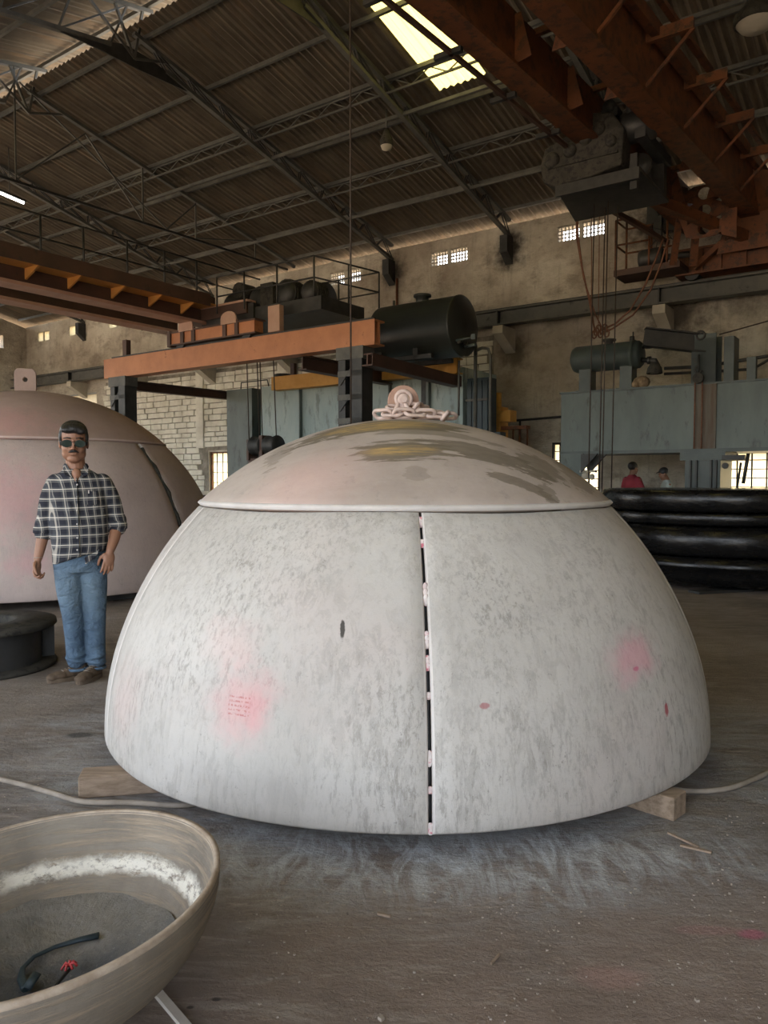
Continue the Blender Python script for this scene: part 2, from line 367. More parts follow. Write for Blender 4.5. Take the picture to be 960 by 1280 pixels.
# crown: same paint, with ground bare metal stripes
def crown_mat():
    t = NT('crown_plate')
    c = t.ramp(t.noise(2.0, 8, .65), [(.35, (.385, .325, .29)), (.65, (.50, .435, .395))])
    st = t.mapping((1, 7, 7), rot=(0, 0, .10))
    c = t.mix(t.math('MULTIPLY', t.ramp(t.noise(2.4, 8, .7, st), [(.52, 0.0), (.70, 1.0)]), .35), c, (.33, .28, .24))
    speck = t.ramp(t.noise(14, 6, .75), [(.58, 0.0), (.66, 1.0)])
    c = t.mix(t.math('MULTIPLY', speck, .45), c, (.30, .27, .25))
    bare = t.ramp(t.noise(4, 8, .75, t.mapping((.8, 9, 9), rot=(0, 0, .08))), [(.3, (.13, .105, .075)), (.7, (.21, .18, .14))])
    jv = t.mapping((.9, 8, 8))
    for p, r, k in [((-.16, -.40, 1.5), (.44, .15, .5), .97), ((.10, -.55, 1.5), (.34, .05, .5), .6), ((-.02, -.76, 1.36), (.27, .10, .5), .92), ((.33, -.70, 1.33), (.34, .075, .5), .85), ((.62, -.60, 1.3), (.12, .12, .5), .7), ((.50, -.86, 1.2), (.16, .035, .5), .75), ((.83, -.42, 1.2), (.10, .2, .5), .5), ((-.62, -.42, 1.3), (.08, .2, .3), .45), ((.03, -.93, 1.27), (.05, .05, .3), .3), ((.62, -.84, 1.15), (.05, .06, .3), .6)]:
        c = t.mix(t.math('MULTIPLY', t.blob(p, r, .12, 1.05, 2.6, jv), k), c, bare)
    gold = t.ramp(t.noise(5, 7, .75, t.mapping((.8, 10, 10), (1, 1, 1))), [(.42, 0.0), (.60, 1.0)])
    for p, r in [((-.12, -.40, 1.50), (.34, .12, .5)), ((-.03, -.76, 1.38), (.20, .05, .5))]:
        c = t.mix(t.math('MULTIPLY', t.math('MULTIPLY', t.blob(p, r, .5, .3, 3, jv), gold), .85), c, (.58, .38, .13))
    c = t.mix(t.math('MULTIPLY', t.blob((-.45, -.85, 1.2), (.35, .25, .4), .9, .4, 4), .35), c, (.70, .42, .38))
    t.bump(t.noise(30, 6, .7), .2, .006)
    return t.done(c, .6, spec=.3)
M['crown'] = crown_mat()
M['dome_pink'] = dome_mat('pink_primed_dome_plate', (.42, .34, .32), (.54, .45, .42), [((.5, -2.1, 1.1), (1.0, .8, .5), (.62, .36, .37), .6), ((.9, -2.1, .4), (.25, .4, .2), (.7, .35, .38), .4), ((1.5, -1.8, .7), (.12, .3, .2), (.72, .28, .33), .5)], .25)
M['crown_brown'] = dome_mat('brown_pink_crown_plate', (.36, .26, .23), (.45, .34, .30), [((.3, -1.3, 1.85), (.6, .5, .3), (.55, .30, .29), .5)], .2)
M['white_edge'] = pm('white_plate_edge', (.56, .53, .51), (.66, .63, .61), 6, .7)
M['tack'] = pm('tack_plate_paint', (.62, .50, .50), (.78, .74, .72), 12, .7, c3=(.65, .15, .22), c3pos=.58)
M['lug'] = pm('brown_lug_paint', (.34, .20, .145), (.45, .28, .20), 8, .65, c3=(.60, .48, .42), c3pos=.7)
M['chain'] = pm('dusty_pink_chain', (.50, .38, .34), (.62, .50, .45), 14, .7)
t = NT('glossy_black_head')
c = t.ramp(t.noise(2, 8, .7), [(.35, (.010, .010, .011)), (.7, (.03, .029, .029))])
t.bump(t.noise(5, 8, .7, t.mapping((1, 1, 3))), .16, .015)
M['black_head'] = t.done(c, t.ramp(t.noise(5, 7, .7, t.mapping((1, 1, 4))), [(.35, .14), (.65, .36)]), .6)
# ================================================================== THE HALL (hall coordinates)
V = 17.0; UL, UR, VN = -30.0, 8.0, -3.4
def zmain(v): return 7.75 + .2222 * (17 - v)           # underside of the main slope
def zfar(v): return 10.15 - .2222 * (9.5 - v)           # the slope on the camera side, lapping above the ridge gap
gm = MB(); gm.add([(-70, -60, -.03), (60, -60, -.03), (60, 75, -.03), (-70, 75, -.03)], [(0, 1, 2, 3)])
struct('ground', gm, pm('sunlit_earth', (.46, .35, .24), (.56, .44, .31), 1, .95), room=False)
fm = MB(); P = [W(UL, VN), W(UR, VN), W(UR, V), W(UL, V)]
fm.add([(p.x, p.y, 0) for p in P] + [(p.x, p.y, -.02) for p in P], [(0, 1, 2, 3), (7, 6, 5, 4), (0, 4, 5, 1), (1, 5, 6, 2), (2, 6, 7, 3), (3, 7, 4, 0)])
struct('floor', fm, M['floor'], room=False)

def holed(lo, hi, z0, z1, holes, mk, thick):
    """wall panel in (s,z) with rectangular holes; mk(s,z,depth) gives the point"""
    ss = sorted({lo, hi} | {q for h in holes for q in h[:2]}); zs = sorted({z0, z1} | {q for h in holes for q in h[2:]})
    mb = MB()
    def solid(i, j):
        if i < 0 or j < 0 or i >= len(ss) - 1 or j >= len(zs) - 1: return False
        a, b = (ss[i] + ss[i + 1]) / 2, (zs[j] + zs[j + 1]) / 2
        return not any(h[0] < a < h[1] and h[2] < b < h[3] for h in holes)
    for i in range(len(ss) - 1):
        for j in range(len(zs) - 1):
            if not solid(i, j): continue
            a, b, c, d = ss[i], ss[i + 1], zs[j], zs[j + 1]
            for t, o in ((0, 1), (thick, -1)):
                q = [mk(a, c, t), mk(b, c, t), mk(b, d, t), mk(a, d, t)]
                mb.add(q if o > 0 else q[::-1], [(0, 1, 2, 3)])
            if not solid(i - 1, j): mb.add([mk(a, c, 0), mk(a, d, 0), mk(a, d, thick), mk(a, c, thick)], [(0, 1, 2, 3)])
            if not solid(i + 1, j): mb.add([mk(b, c, 0), mk(b, c, thick), mk(b, d, thick), mk(b, d, 0)], [(0, 1, 2, 3)])
            if not solid(i, j - 1): mb.add([mk(a, c, 0), mk(a, c, thick), mk(b, c, thick), mk(b, c, 0)], [(0, 1, 2, 3)])
            if not solid(i, j + 1): mb.add([mk(a, d, 0), mk(b, d, 0), mk(b, d, thick), mk(a, d, thick)], [(0, 1, 2, 3)])
    return mb
VENTS = [(-14.1, -13.02), (-10.74, -9.66), (-7.27, -6.15), (-3.37, -2.25), (-24.5, -23.5), (-27.0, -26.1), (-29.15, -28.35)]
VZ = (6.84, 7.21)
LOW = [(-19.2, -17.6, .95, 2.27, 'w'), (-7.38, -7.02, 1.2, 2.24, 'w'), (-6.75, -6.22, .8, 1.97, 'w'), (-3.62, -1.4, .85, 1.95, 'w'), (-28.4, -25.3, 4.05, 4.58, 'c')]
holes = [(a, b, *VZ) for a, b in VENTS] + [q[:4] for q in LOW]
wall_back = struct('wall_back', holed(UL, UR, 0, 7.5, holes, lambda s, z, t: (s, V + t, z), .35), M['plaster'])
# end wall on the left, its top follows the roof
lw = holed(VN, V, 0, 7.25, [(15.35, 16.05, 6.55, 7.05), (1.0, 11.0, 0, 6.0)], lambda s, z, t: (UL - t, s, z), .35)  # the wide opening is out of view, added to let in more daylight
lw.prism([(UL, V, 7.25), (UL, 9.2, 7.25), (UL, 9.2, zmain(9.2) - .28), (UL, V, zmain(17) - .28)], (-.35, 0, 0))
lw.prism([(UL, 9.2, 7.25), (UL, VN, 7.25), (UL, 9.2, zfar(9.2) - .2)], (-.35, 0, 0))
struct('wall_left', lw, M['plaster'])
rw = holed(VN, V, 0, 7.25, [], lambda s, z, t: (UR + t, s, z), .35)
rw.prism([(UR, V, 7.25), (UR, 9.2, 7.25), (UR, 9.2, 9.5), (UR, V, 7.7)], (.35, 0, 0))
rw.prism([(UR, 9.2, 7.25), (UR, VN, 7.25), (UR, 9.2, 9.7)], (.35, 0, 0))
struct('wall_right', rw, M['plaster'])
struct('wall_front', holed(UL, UR, 0, 7.0, [(-11, 5.0, 0, 4.9), (-19.8, -12.2, 0, 6.2), (-28.8, -21.0, 0, 6.2)], lambda s, z, t: (s, VN - t, z), .35), M['plaster'])  # both left openings are unseen extras that bring daylight into the left bays

# upper perforated windows: two pierced panels each
def pierced(u0, u1, z0, z1, v):
    mb = MB(); n, m = 6, 4; du, dz = (u1 - u0) / n, (z1 - z0) / m
    for i in range(n + 1): mb.box((u0 + i * du, v, (z0 + z1) / 2), (.026, .03, z1 - z0))
    for j in range(m + 1): mb.box(((u0 + u1) / 2, v, z0 + j * dz), (u1 - u0, .03, .022))
    for i in range(n):                    # corner fillets turn the squares into rounded holes
        for j in range(m):
            for sx in (0, 1):
                for sz in (0, 1):
                    x, z = u0 + (i + sx) * du, z0 + (j + sz) * dz; a = 1 if sx == 0 else -1; b = 1 if sz == 0 else -1
                    mb.prism([(x, v - .02, z), (x + a * .034, v - .02, z), (x, v - .02, z + b * .034)], (0, .04, 0))
    return mb
k = 1
for a, b in VENTS:
    w = thing('window_%d' % k, None, None, (a, V, VZ[0]), kind='structure'); k += 1
    mid = (a + b) / 2
    f = MB(); f.box((mid, V + .06, (VZ[0] + VZ[1]) / 2), (.07, .12, VZ[1] - VZ[0]))
    f.box((mid, V + .12, VZ[1] - .01), (b - a, .12, .03)); f.box((mid, V + .12, VZ[0] + .01), (b - a, .12, .03))
    part('window_frame', f, M['concrete'], w)
    for lo, hi in ((a, mid - .035), (mid + .035, b)):
        if a < -20:
            part('window_pane', MB().box(((lo + hi) / 2, V + .03, (VZ[0] + VZ[1]) / 2), (hi - lo, .004, VZ[1] - VZ[0])), M['pane'], w); continue
        part('pierced_screen', pierced(lo, hi, VZ[0] + .02, VZ[1] - .02, V + .05), M['concrete'], w)
for a, b, z0, z1, kd in LOW:
    w = thing('window_%d' % k, None, None, (a, V, z0), kind='structure'); k += 1
    if kd == 'w':
        f = MB(); t_ = .05
        for x in (a + t_ / 2, b - t_ / 2): f.box((x, V + .10, (z0 + z1) / 2), (t_, .07, z1 - z0))
        for z in (z0 + t_ / 2, z1 - t_ / 2): f.box(((a + b) / 2, V + .10, z), (b - a, .07, t_))
        part('window_frame', f, M['rust_orange'] if a < -10 else M['dark_steel'], w)
        nb = max(2, round((b - a) / .27))
        for i in range(1, nb):
            part('window_bar', MB().cyl((a + (b - a) * i / nb, V + .10, z0), (a + (b - a) * i / nb, V + .10, z1), .018, 6), M['dark_steel'], w)
        nz = max(2, round((z1 - z0) / (.30 if a < -10 else .20)))
        for i in range(1, nz):
            part('window_bar', MB().cyl((a, V + .11, z0 + (z1 - z0) * i / nz), (b, V + .11, z0 + (z1 - z0) * i / nz), .012, 6), M['dark_steel'], w)
        part('window_pane', MB().box(((a + b) / 2, V + .16, (z0 + z1) / 2), (b - a, .004, z1 - z0)), M['pane'], w)
    else:
        n = 64; A_ = []; 
        for i in range(n + 1):
            u = a + (b - a) * i / n; y = V + .12 + .03 * math.sin(i * PI / 2)
            A_ += [(u, y, z0), (u, y, z1)]
        part('window_pane', MB().add(A_, [(2 * i, 2 * i + 2, 2 * i + 3, 2 * i + 1) for i in range(n)]), M['awning'], w)
        f = MB(); f.box(((a + b) / 2, V + .05, z1), (b - a, .12, .05)); part('window_frame', f, M['zinc'], w)

# whitewashed stone masonry on the lower part of the long wall, stones proud of the joints
stones = []
rnd = random.Random(3)
z = 1.0
while z < 4.85:
    h = rnd.uniform(.15, .21); u = -24.6 + rnd.uniform(-.3, 0)
    while u < -9.2:
        w_ = rnd.uniform(.32, .66); u1 = u + w_
        cu, cz_ = (u + u1) / 2, z + h / 2
        blocked = any(u1 > q[0] - .05 and u < q[1] + .05 and z + h > q[2] - .05 and z < q[3] + .05 for q in LOW)
        if not blocked and z + h < 4.92: stones.append((u, u1, z, min(z + h, 4.9)))
        u = u1
    z += h
def seen(s):                              # stones that the teal body does not cover come first
    return (s[0] > -15.0 and s[3] < 3.75) or s[1] < -22.6
stones.sort(key=seen)
def stone_mb(mb, s):
    g = .006; y = V - rnd.uniform(.024, .06); a, b, c, d = s
    j = lambda q: rnd.uniform(0, q)
    p = [(a + g + j(.02), y, c + g + j(.02)), (b - g - j(.02), y, c + g + j(.02)), (b - g - j(.03), y - rnd.uniform(-.012, .012), d - g - j(.02)), (a + g + j(.03), y, d - g - j(.02))]
    back = [(a + g, V + .01, c + g), (b - g, V + .01, c + g), (b - g, V + .01, d - g), (a + g, V + .01, d - g)]
    return mb.add(p + back, [(0, 1, 2, 3), (0, 4, 5, 1), (1, 5, 6, 2), (2, 6, 7, 3), (3, 7, 4, 0)])
for s in stones[:299]:
    part('stone_block', stone_mb(MB(), s), M['stone'], wall_back)
rest = MB()
for s in stones[299:]: stone_mb(rest, s)
if rest.f: part('stone_block', rest, M['stone'], wall_back, kind='stuff')
mt = MB()
mt.box2((-24.7, V - .012, 2.32), (-19.25, V - .001, 4.9)); mt.box2((-19.25, V - .012, 2.32), (-8.9, V - .001, 4.9)); mt.box2((-24.7, V - .012, 1.0), (-19.25, V - .001, 2.32)); mt.box2((-17.55, V - .012, 1.0), (-8.9, V - .001, 2.32))
part('mortar_bed', mt, M['mortar'], wall_back)
# plaster piers between the masonry panels
for u in (-19.3 - .0, -15.9, -12.0):
    part('plaster_pier', MB().box((u - .25 if u < -19 else u, V - .045, 3.65), (.34, .10, 2.5)), M['stone'], wall_back)
part('drain_pipe', MB().cyl((-11.75, V - .06, 5.5), (-11.75, V - .06, 6.7), .035, 8), M['rust_orange'], wall_back)

# ------------------------------------------------------------------ roof
ceiling = thing('ceiling', None, None, (0, 0, 0), kind='structure')
SW = 1.05
def sheet_mesh(name, L, mat, drop=0.0, lap=.06):
    mb = MB(); n = 28; amp = .028; pts = []
    for i in range(n + 1):
        x = (SW + lap) * i / n; zz = amp * math.sin(2 * PI * x / .15)
        pts.append((x, zz))
    VV = []
    for x, zz in pts: VV += [(x, 0, zz), (x, L, zz)]
    mb.add(VV, [(2 * i, 2 * i + 2, 2 * i + 3, 2 * i + 1) for i in range(n)], False)
    return mb.mesh(name, (0, 0, 0), mat)
sl = math.atan(.2222)
ROWS = [('m', 12.95, 8.9), ('m', 18.15, 12.65), ('f', 5.0, 10.05), ('f', .6, 5.3), ('f', -4.3, .9)]
ncol = int((UR - UL) / SW) + 2
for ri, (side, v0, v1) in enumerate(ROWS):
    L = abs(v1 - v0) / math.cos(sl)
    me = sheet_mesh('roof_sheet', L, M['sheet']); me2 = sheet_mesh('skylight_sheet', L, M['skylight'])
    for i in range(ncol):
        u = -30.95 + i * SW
        sky = (ri == 0 and abs(u - (-7.85)) < .01) or (ri in (3, 4) and i % 8 == 3)  # the camera-side skylights are unseen, added to brighten the interior
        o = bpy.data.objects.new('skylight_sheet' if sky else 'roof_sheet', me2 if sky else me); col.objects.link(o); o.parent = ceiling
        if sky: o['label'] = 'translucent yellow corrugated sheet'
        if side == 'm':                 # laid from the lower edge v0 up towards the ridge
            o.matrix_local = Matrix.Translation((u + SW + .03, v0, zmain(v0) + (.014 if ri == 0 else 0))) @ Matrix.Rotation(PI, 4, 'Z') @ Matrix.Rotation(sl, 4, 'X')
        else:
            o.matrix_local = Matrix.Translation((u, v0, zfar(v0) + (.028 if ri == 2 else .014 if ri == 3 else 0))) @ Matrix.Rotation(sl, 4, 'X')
# purlins, the ones at every second line are small lattice girders
def lattice(mb, p, q, h, n, r, w=.05, up=(0, 0, 1)):
    p, q = Vector(p), Vector(q); upv = Vector(up).normalized() * h
    mb.beam(p, q, w, w, up); mb.beam(p + upv, q + upv, w, w, up)
    for i in range(n):
        a = p.lerp(q, i / n); b = p.lerp(q, (i + .5) / n); c = p.lerp(q, (i + 1) / n)
        mb.beam(a, b + upv, r, r); mb.beam(b + upv, c, r, r)
    return mb
for i, v in enumerate([9.15, 10.6, 11.9, 13.0, 14.2, 15.5, 16.7]):
    zz = zmain(v) - .065
    mb = MB(); mb.beam((UL, v, zz), (UR, v, zz), .06, .075)
    part('purlin', mb, M['truss_steel'], ceiling)
    if i in (2, 4):
        part('purlin_brace', lattice(MB(), (UL, v + .05, zz - .24), (UR, v + .05, zz - .24), .2, 50, .018, .035), M['truss_steel'], ceiling)
for v in [9.2, 7.8, 6.4, 5.0, 3.6, 2.2, .8, -.6, -2.0, -3.2]:
    zz = zfar(v) - .065
    part('purlin', MB().beam((UL, v, zz), (UR, v, zz), .06, .075), M['truss_steel'], ceiling)

# roof trusses
TR = [-26.0, -22.5, -18.95, -15.45, -11.95, -8.5, -5.03, -1.5]
TLAB = {-11.95: 'lattice rafter truss with deep haunch plate, landing on the wall left of the black tank',
        -8.5: 'dark lattice rafter truss passing left of the bright skylight sheet', -5.03: 'dark lattice rafter truss behind the rusty orange crane',
        -15.45: 'light tied truss with vertical hangers above the left crane walkway', -18.95: 'rafter truss next beyond the tied truss, above the far end of the left walkway',
 -26.0: 'farthest roof truss, next to the left end wall', -22.5: 'second farthest roof truss from the left end wall, with tie bar', -1.5: 'roof truss right of the orange crane, crossing the top right corner'}
for u in TR:
    r = thing('roof_truss', TLAB[u], 'truss', (u, V - .2, 7.2), group='roof trusses')
    up0, up1 = (u, V, zmain(V) - .15), (u, 8.9, zmain(8.9) - .15)
    lo0, lo1 = (u, V, zmain(V) - .52), (u, 9.6, 9.02)
    nn = 10
    tied = u in (-15.45, -22.5)
    part('chord', MB().beam(up0, up1, .09, .07), M['truss_steel'], r)
    if not tied: part('chord', MB().beam(lo0, lo1, .10, .07), M['truss_steel'], r)
    for i in range(0 if tied else nn):
        f = lambda a, b, s: tuple(a[j] + (b[j] - a[j]) * s for j in range(3))
        dy = .028
        for s_ in (-dy, dy):
            mb = MB(); a = f(lo0, lo1, i / nn); b = f(up0, up1, (i + .5) / nn); c_ = f(lo0, lo1, (i + 1) / nn)
            mb.beam((a[0] + s_, a[1], a[2]), (b[0] + s_, b[1], b[2]), .022, .022)
            part('web_bar', mb, M['dark_steel'], r)
            mb = MB(); mb.beam((b[0] + s_, b[1], b[2]), (c_[0] + s_, c_[1], c_[2]), .022, .022); part('web_bar', mb, M['dark_steel'], r)
    # camera side of the truss
    a0, a1 = (u, 8.4, 8.98), (u, VN, zfar(VN) - .5); b0, b1 = (u, 9.3, zfar(9.3) - .15), (u, VN, zfar(VN) - .15)
    part('chord', MB().beam(a0, a1, .10, .07), M['truss_steel'], r); part('chord', MB().beam(b0, b1, .09, .07), M['truss_steel'], r)
    for i in range(12):
        s0, s1, s2 = i / 12, (i + .5) / 12, (i + 1) / 12
        f = lambda a, b, s: tuple(a[j] + (b[j] - a[j]) * s for j in range(3))
        part('web_bar', MB().beam(f(a0, a1, s0), f(b0, b1, s1), .03, .03), M['truss_steel'], r)
        part('web_bar', MB().beam(f(b0, b1, s1), f(a0, a1, s2), .03, .03), M['truss_steel'], r)
    # haunch at the ridge
    if not tied: part('haunch_plate', MB().prism([(u - .012, 7.3, 8.76), (u - .012, 8.2, 8.80), (u - .012, 9.0, 8.80), (u - .012, 10.1, 8.86), (u - .012, 10.15, 8.93), (u - .012, 9.2, 9.10), (u - .012, 8.7, 9.12), (u - .012, 8.2, 8.96), (u - .012, 7.3, 8.82)], (.024, 0, 0)), M['dark_steel'], r)
    for v in (7.9, 8.5, 9.1, 9.7):
        part('ridge_strut', MB().beam((u, 8.9, 8.95), (u, v, (zfar(v) if v < 9.3 else zmain(v)) - .15), .045, .045), M['truss_steel'], r)
    part('wall_shoe', MB().box((u, V - .16, 6.98), (.20, .30, .40)).prism([(u - .1, V, 6.55), (u - .1, V, 6.8), (u - .1, V - .30, 6.8)], (.2, 0, 0)), M['dark_steel'], r)
    if tied:
        part('tie_bar', MB().beam((u, -.5, 7.46), (u, V - .3, 7.46), .05, .05), M['dark_steel'], r)
        for v in (8.6, 11.7, 13.3, 15.4, 5.5, 2.5):
            zt = (zmain(v) if v > 8.9 else zfar(v)) - .18 if v > 8 else zfar(v) - .5
            part('hanger', MB().beam((u, v, 7.46), (u, v, zt), .03, .03), M['truss_steel'], r)
        for p, q in (((u, 8.7, 9.5), (u, 12.4, 7.5)), ((u, 10.2, 9.0), (u, 11.7, 7.5)), ((u, 12.4, 7.5), (u, 13.3, 8.35)), ((u, 13.3, 7.5), (u, 15.4, 7.95)), ((u, 8.6, 7.5), (u, 10.2, 9.0))):
            part('brace', MB().beam(p, q, .03, .03), M['truss_steel'], r)
# long struts between trusses under the roof
part('cross_tie', MB().beam((-16.2, 12.4, 8.35), (UR, 12.4, 8.35), .05, .06), M['truss_steel'], ceiling)
part('cross_tie', MB().beam((-24, 15.0, 7.75), (UR, 15.0, 7.75), .05, .06), M['truss_steel'], ceiling)

# crane rail beam along the wall on corbels
rb = thing('trim_1', None, None, (-15, 16.5, 5), kind='structure')
part('rail_beam', MB().ibeam((UL, 16.45, 5.17), (UR, 16.45, 5.17), .30, .36, .035), M['rail_grey'], rb)
part('rail', MB().box(((UL + UR) / 2, 16.45, 5.375), (UR - UL, .06, .05)), M['dark_steel'], rb)
for u in (-26.0, -22.4, -18.95, -15.45, -8.45, -4.75, -1.5, 2, 5.5):
    mb = MB(); mb.prism([(u - .13, V, 4.42), (u - .13, V, 4.98), (u - .13, V - .68, 4.98), (u - .13, V - .68, 4.80)], (.26, 0, 0))
    part('corbel', mb, M['concrete'], rb)
    part('stiffener', MB().box((u, 16.45, 5.17), (.03, .30, .33)), M['dark_steel'], rb)

# ================================================================== LEFT CRANE ON THE ORANGE RUNWAY
fr = thing('runway_frame', 'orange beam frame on dark lattice posts carrying the small crane and black tank', 'steel frame', (-12, 11, 0))
b = MB(); b.ibeam((-15.85, 11, 3.94), (-8.0, 11, 3.94), .30, .44, .03)
b.beam((-15.85, 10.86, 3.94), (-8.0, 10.86, 3.94), .012, .39)
part('front_beam', b, M['orange'], fr)
part('rail', MB().box((-11.9, 11, 4.19), (7.6, .08, .06)), M['dark_steel'], fr)
part('rear_beam', MB().ibeam((-13.2, 13.8, 3.70), (-8.0, 13.8, 3.70), .25, .32, .025).beam((-13.2, 13.68, 3.7), (-8.0, 13.68, 3.7), .012, .28), M['yellow'], fr)
part('cross_beam', MB().ibeam((-8.16, 10.85, 3.47), (-8.16, 13.95, 3.40), .22, .22, .025).beam((-8.05, 10.85, 3.47), (-8.05, 13.95, 3.40), .012, .2), M['girder_brown'], fr)
part('cross_beam', MB().ibeam((-15.75, 11.1, 3.62), (-15.75, 14.8, 3.66), .2, .22, .025), M['girder_brown'], fr)
part('cross_beam', MB().ibeam((-9.9, 11.1, 3.60), (-9.9, 13.95, 3.60), .22, .28, .025), M['girder_brown'], fr)
part('end_bracket', MB().box((-15.75, 14.85, 3.5), (.24, .16, .5)), M['dark_steel'], fr)
part('end_stop', MB().box((-15.25, 11.05, 4.37), (.14, .12, .42)), M['girder_brown'], fr)
for u0, u1 in ((-8.82, -8.27), (-15.62, -15.05)):
    pc = MB(); pc.box2((u0, 10.86, 0), (u0 + .16, 11.14, 3.6)); pc.box2((u1 - .24, 10.84, 0), (u1, 11.16, 3.72))
    pp = part('lattice_post', pc, M['dark_steel'], fr)
    for zz in (.4, 1.2, 2.0, 2.42, 2.84, 3.26):
        part('batten', MB().box(((u0 + u1) / 2, 10.85, zz), (u1 - u0, .02, .10)), M['truss_steel'], pp)
    for i in range(7):
        z0 = .3 + i * .46
        part('lacing_bar', MB().beam((u0 + .05, 10.87, z0), (u1 - .1, 10.87, z0 + .46), .02, .06, (0, 1, 0)), M['dark_steel'], pp)
    part('cap_plate', MB().box(((u0 + u1) / 2, 11, 3.62), (u1 - u0 + .06, .34, .22)), M['truss_steel'], pp)

cr = thing('overhead_crane', 'dark brown twin-girder overhead crane with walkway rail and motors at left', 'crane', (-12.5, 10.9, 4.2))
V0, V1 = 1.0, 11.55
for u in (-12.95, -14.2):
    g = MB(); g.box2((u - .14, V0, 4.74), (u + .14, V1, 5.30)); gp = part('girder', g, M['girder_brown'], cr)
    part('bottom_flange', MB().box2((u - .2, V0, 4.68), (u + .2, V1, 4.74)), M['flange_pink'], gp)
    part('crab_rail', MB().box2((u - .03, V0, 5.30), (u + .03, V1, 5.36)), M['dark_steel'], gp)
part('walkway', MB().box2((-12.82, V0, 4.99), (-12.30, V1, 5.02)), M['shelf_yellow'], cr)
part('fascia', MB().box2((-12.32, V0, 4.96), (-12.28, 10.95, 5.20)), M['girder_brown'], cr)
for v in (1.5, 2.5, 3.5, 4.5, 5.5, 6.4, 7.25, 8.05, 8.95, 9.8, 10.6):
    part('bracket', MB().prism([(-12.82, v, 4.99), (-12.35, v, 4.99), (-12.82, v, 4.80)], (0, .04, 0)), M['shelf_yellow'], cr)
    part('rail_post', MB().cyl((-12.3, v, 5.0), (-12.3, v, 5.80), .020, 8), M['dark_steel'], cr)
part('handrail', MB().cyl((-12.3, V0, 5.80), (-12.3, 12.4, 5.80), .018, 8), M['dark_steel'], cr)
part('handrail', MB().cyl((-12.3, V0, 5.42), (-12.3, 12.4, 5.42), .016, 8), M['dark_steel'], cr)
for v in (3, 5.2, 7.4, 9.6):
    part('conduit_arm', MB().cyl((-12.3, v, 5.46), (-11.95, v + .05, 5.46), .012, 6), M['dark_steel'], cr)
# end carriage on the runway
ec = part('end_carriage', MB().box2((-13.45, 10.88, 4.27), (-10.95, 11.12, 4.50)), M['orange'], cr)
part('carriage_frame', MB().box2((-13.5, 10.85, 4.24), (-10.9, 11.15, 4.27)).box2((-13.5, 10.85, 4.50), (-10.9, 11.15, 4.53)).box2((-13.55, 10.84, 4.22), (-13.45, 11.16, 4.55)), M['girder_brown'], ec)
for u in (-12.95, -11.65):
    mb = MB(); pr = [(u - .22, 10.84, 4.50)] + [(u - .22 + .44 * (1 - math.cos(PI * i / 8)) / 2, 10.84, 4.62 + .13 * math.sin(PI * i / 8)) for i in range(9)] + [(u + .22, 10.84, 4.50)]
    mb.prism(pr, (0, .03, 0)); part('rounded_plate', mb, M['flange_pink'], ec)
    for d in (-.13, .22):
        part('wheel_bracket', MB().box2((u + d - .05, 10.845, 4.26), (u + d + .05, 10.88, 4.56)), M['girder_brown'], ec)
for u in (-13.2, -11.2):
    part('wheel', MB().lathe([(0, 10.90), (.14, 10.90), (.14, 11.10), (0, 11.10)], (u, 0, 4.30), 20, 'y', False), M['dark_steel'], ec)
# crab with motors
cb = part('crab_frame', MB().box2((-12.9, 11.25, 4.60), (-9.55, 12.6, 4.86)).box2((-12.7, 11.2, 4.55), (-11.3, 11.28, 4.95)), M['dark_steel'], cr)
part('control_box', MB().box2((-12.85, 11.15, 4.75), (-11.45, 11.35, 4.98)), M['girder_brown'], cb)
part('control_box_rim', MB().box2((-12.9, 11.13, 4.98), (-11.4, 11.37, 5.02)), M['flange_pink'], cb)
for u, r_, l in ((-12.3, .22, .5), (-11.5, .24, .5), (-10.75, .26, .55), (-10.1, .20, .35)):
    m = part('motor', MB().lathe([(0, 11.45), (r_ * .6, 11.45), (r_, 11.52), (r_, 11.45 + l), (r_ * .8, 11.5 + l), (r_ * .3, 11.52 + l), (0, 11.52 + l)], (u, 0, 4.86 + r_), 20, 'y'), M['dark_steel'], cb)
    for i in range(5):
        part('cooling_fin', MB().lathe([(r_, 11.56 + i * .07), (r_ + .03, 11.56 + i * .07), (r_ + .03, 11.58 + i * .07), (r_, 11.58 + i * .07)], (u, 0, 4.86 + r_), 16, 'y', False), M['grey_machine'], m)
part('rope_drum', MB().lathe([(0, -11.9), (.34, -11.9), (.34, -11.82), (.22, -11.8), (.22, -10.3), (.34, -10.28), (.34, -10.2), (0, -10.2)], (0, 12.2, 5.05), 24, 'x'), M['dark_steel'], cb)
part('gear_case', MB().box2((-11.3, 11.4, 4.86), (-10.95, 11.9, 5.35)).cyl((-12.05, 11.5, 5.35), (-12.05, 11.9, 5.35), .17, 14), M['grey_machine'], cb)
part('standing_plate', MB().box2((-10.6, 10.9, 4.22), (-10.3, 11.02, 4.72)), M['flange_pink'], cb)
rl = MB()
pts = [(-12.2, 11.05), (-9.55, 11.05), (-9.25, 12.7), (-12.2, 12.7)]
for z in (5.15, 5.55):
    for a, b_ in ((0, 1), (1, 2), (2, 3)): rl.cyl((*pts[a], z), (*pts[b_], z), .016, 6)
for p in [(-12.2, 11.05), (-11.4, 11.05), (-10.5, 11.05), (-9.55, 11.05), (-9.4, 11.9), (-9.25, 12.7), (-10.3, 12.7)]: rl.cyl((*p, 4.80), (*p, 5.55), .018, 6)
part('guard_rail', rl, M['dark_steel'], cb)

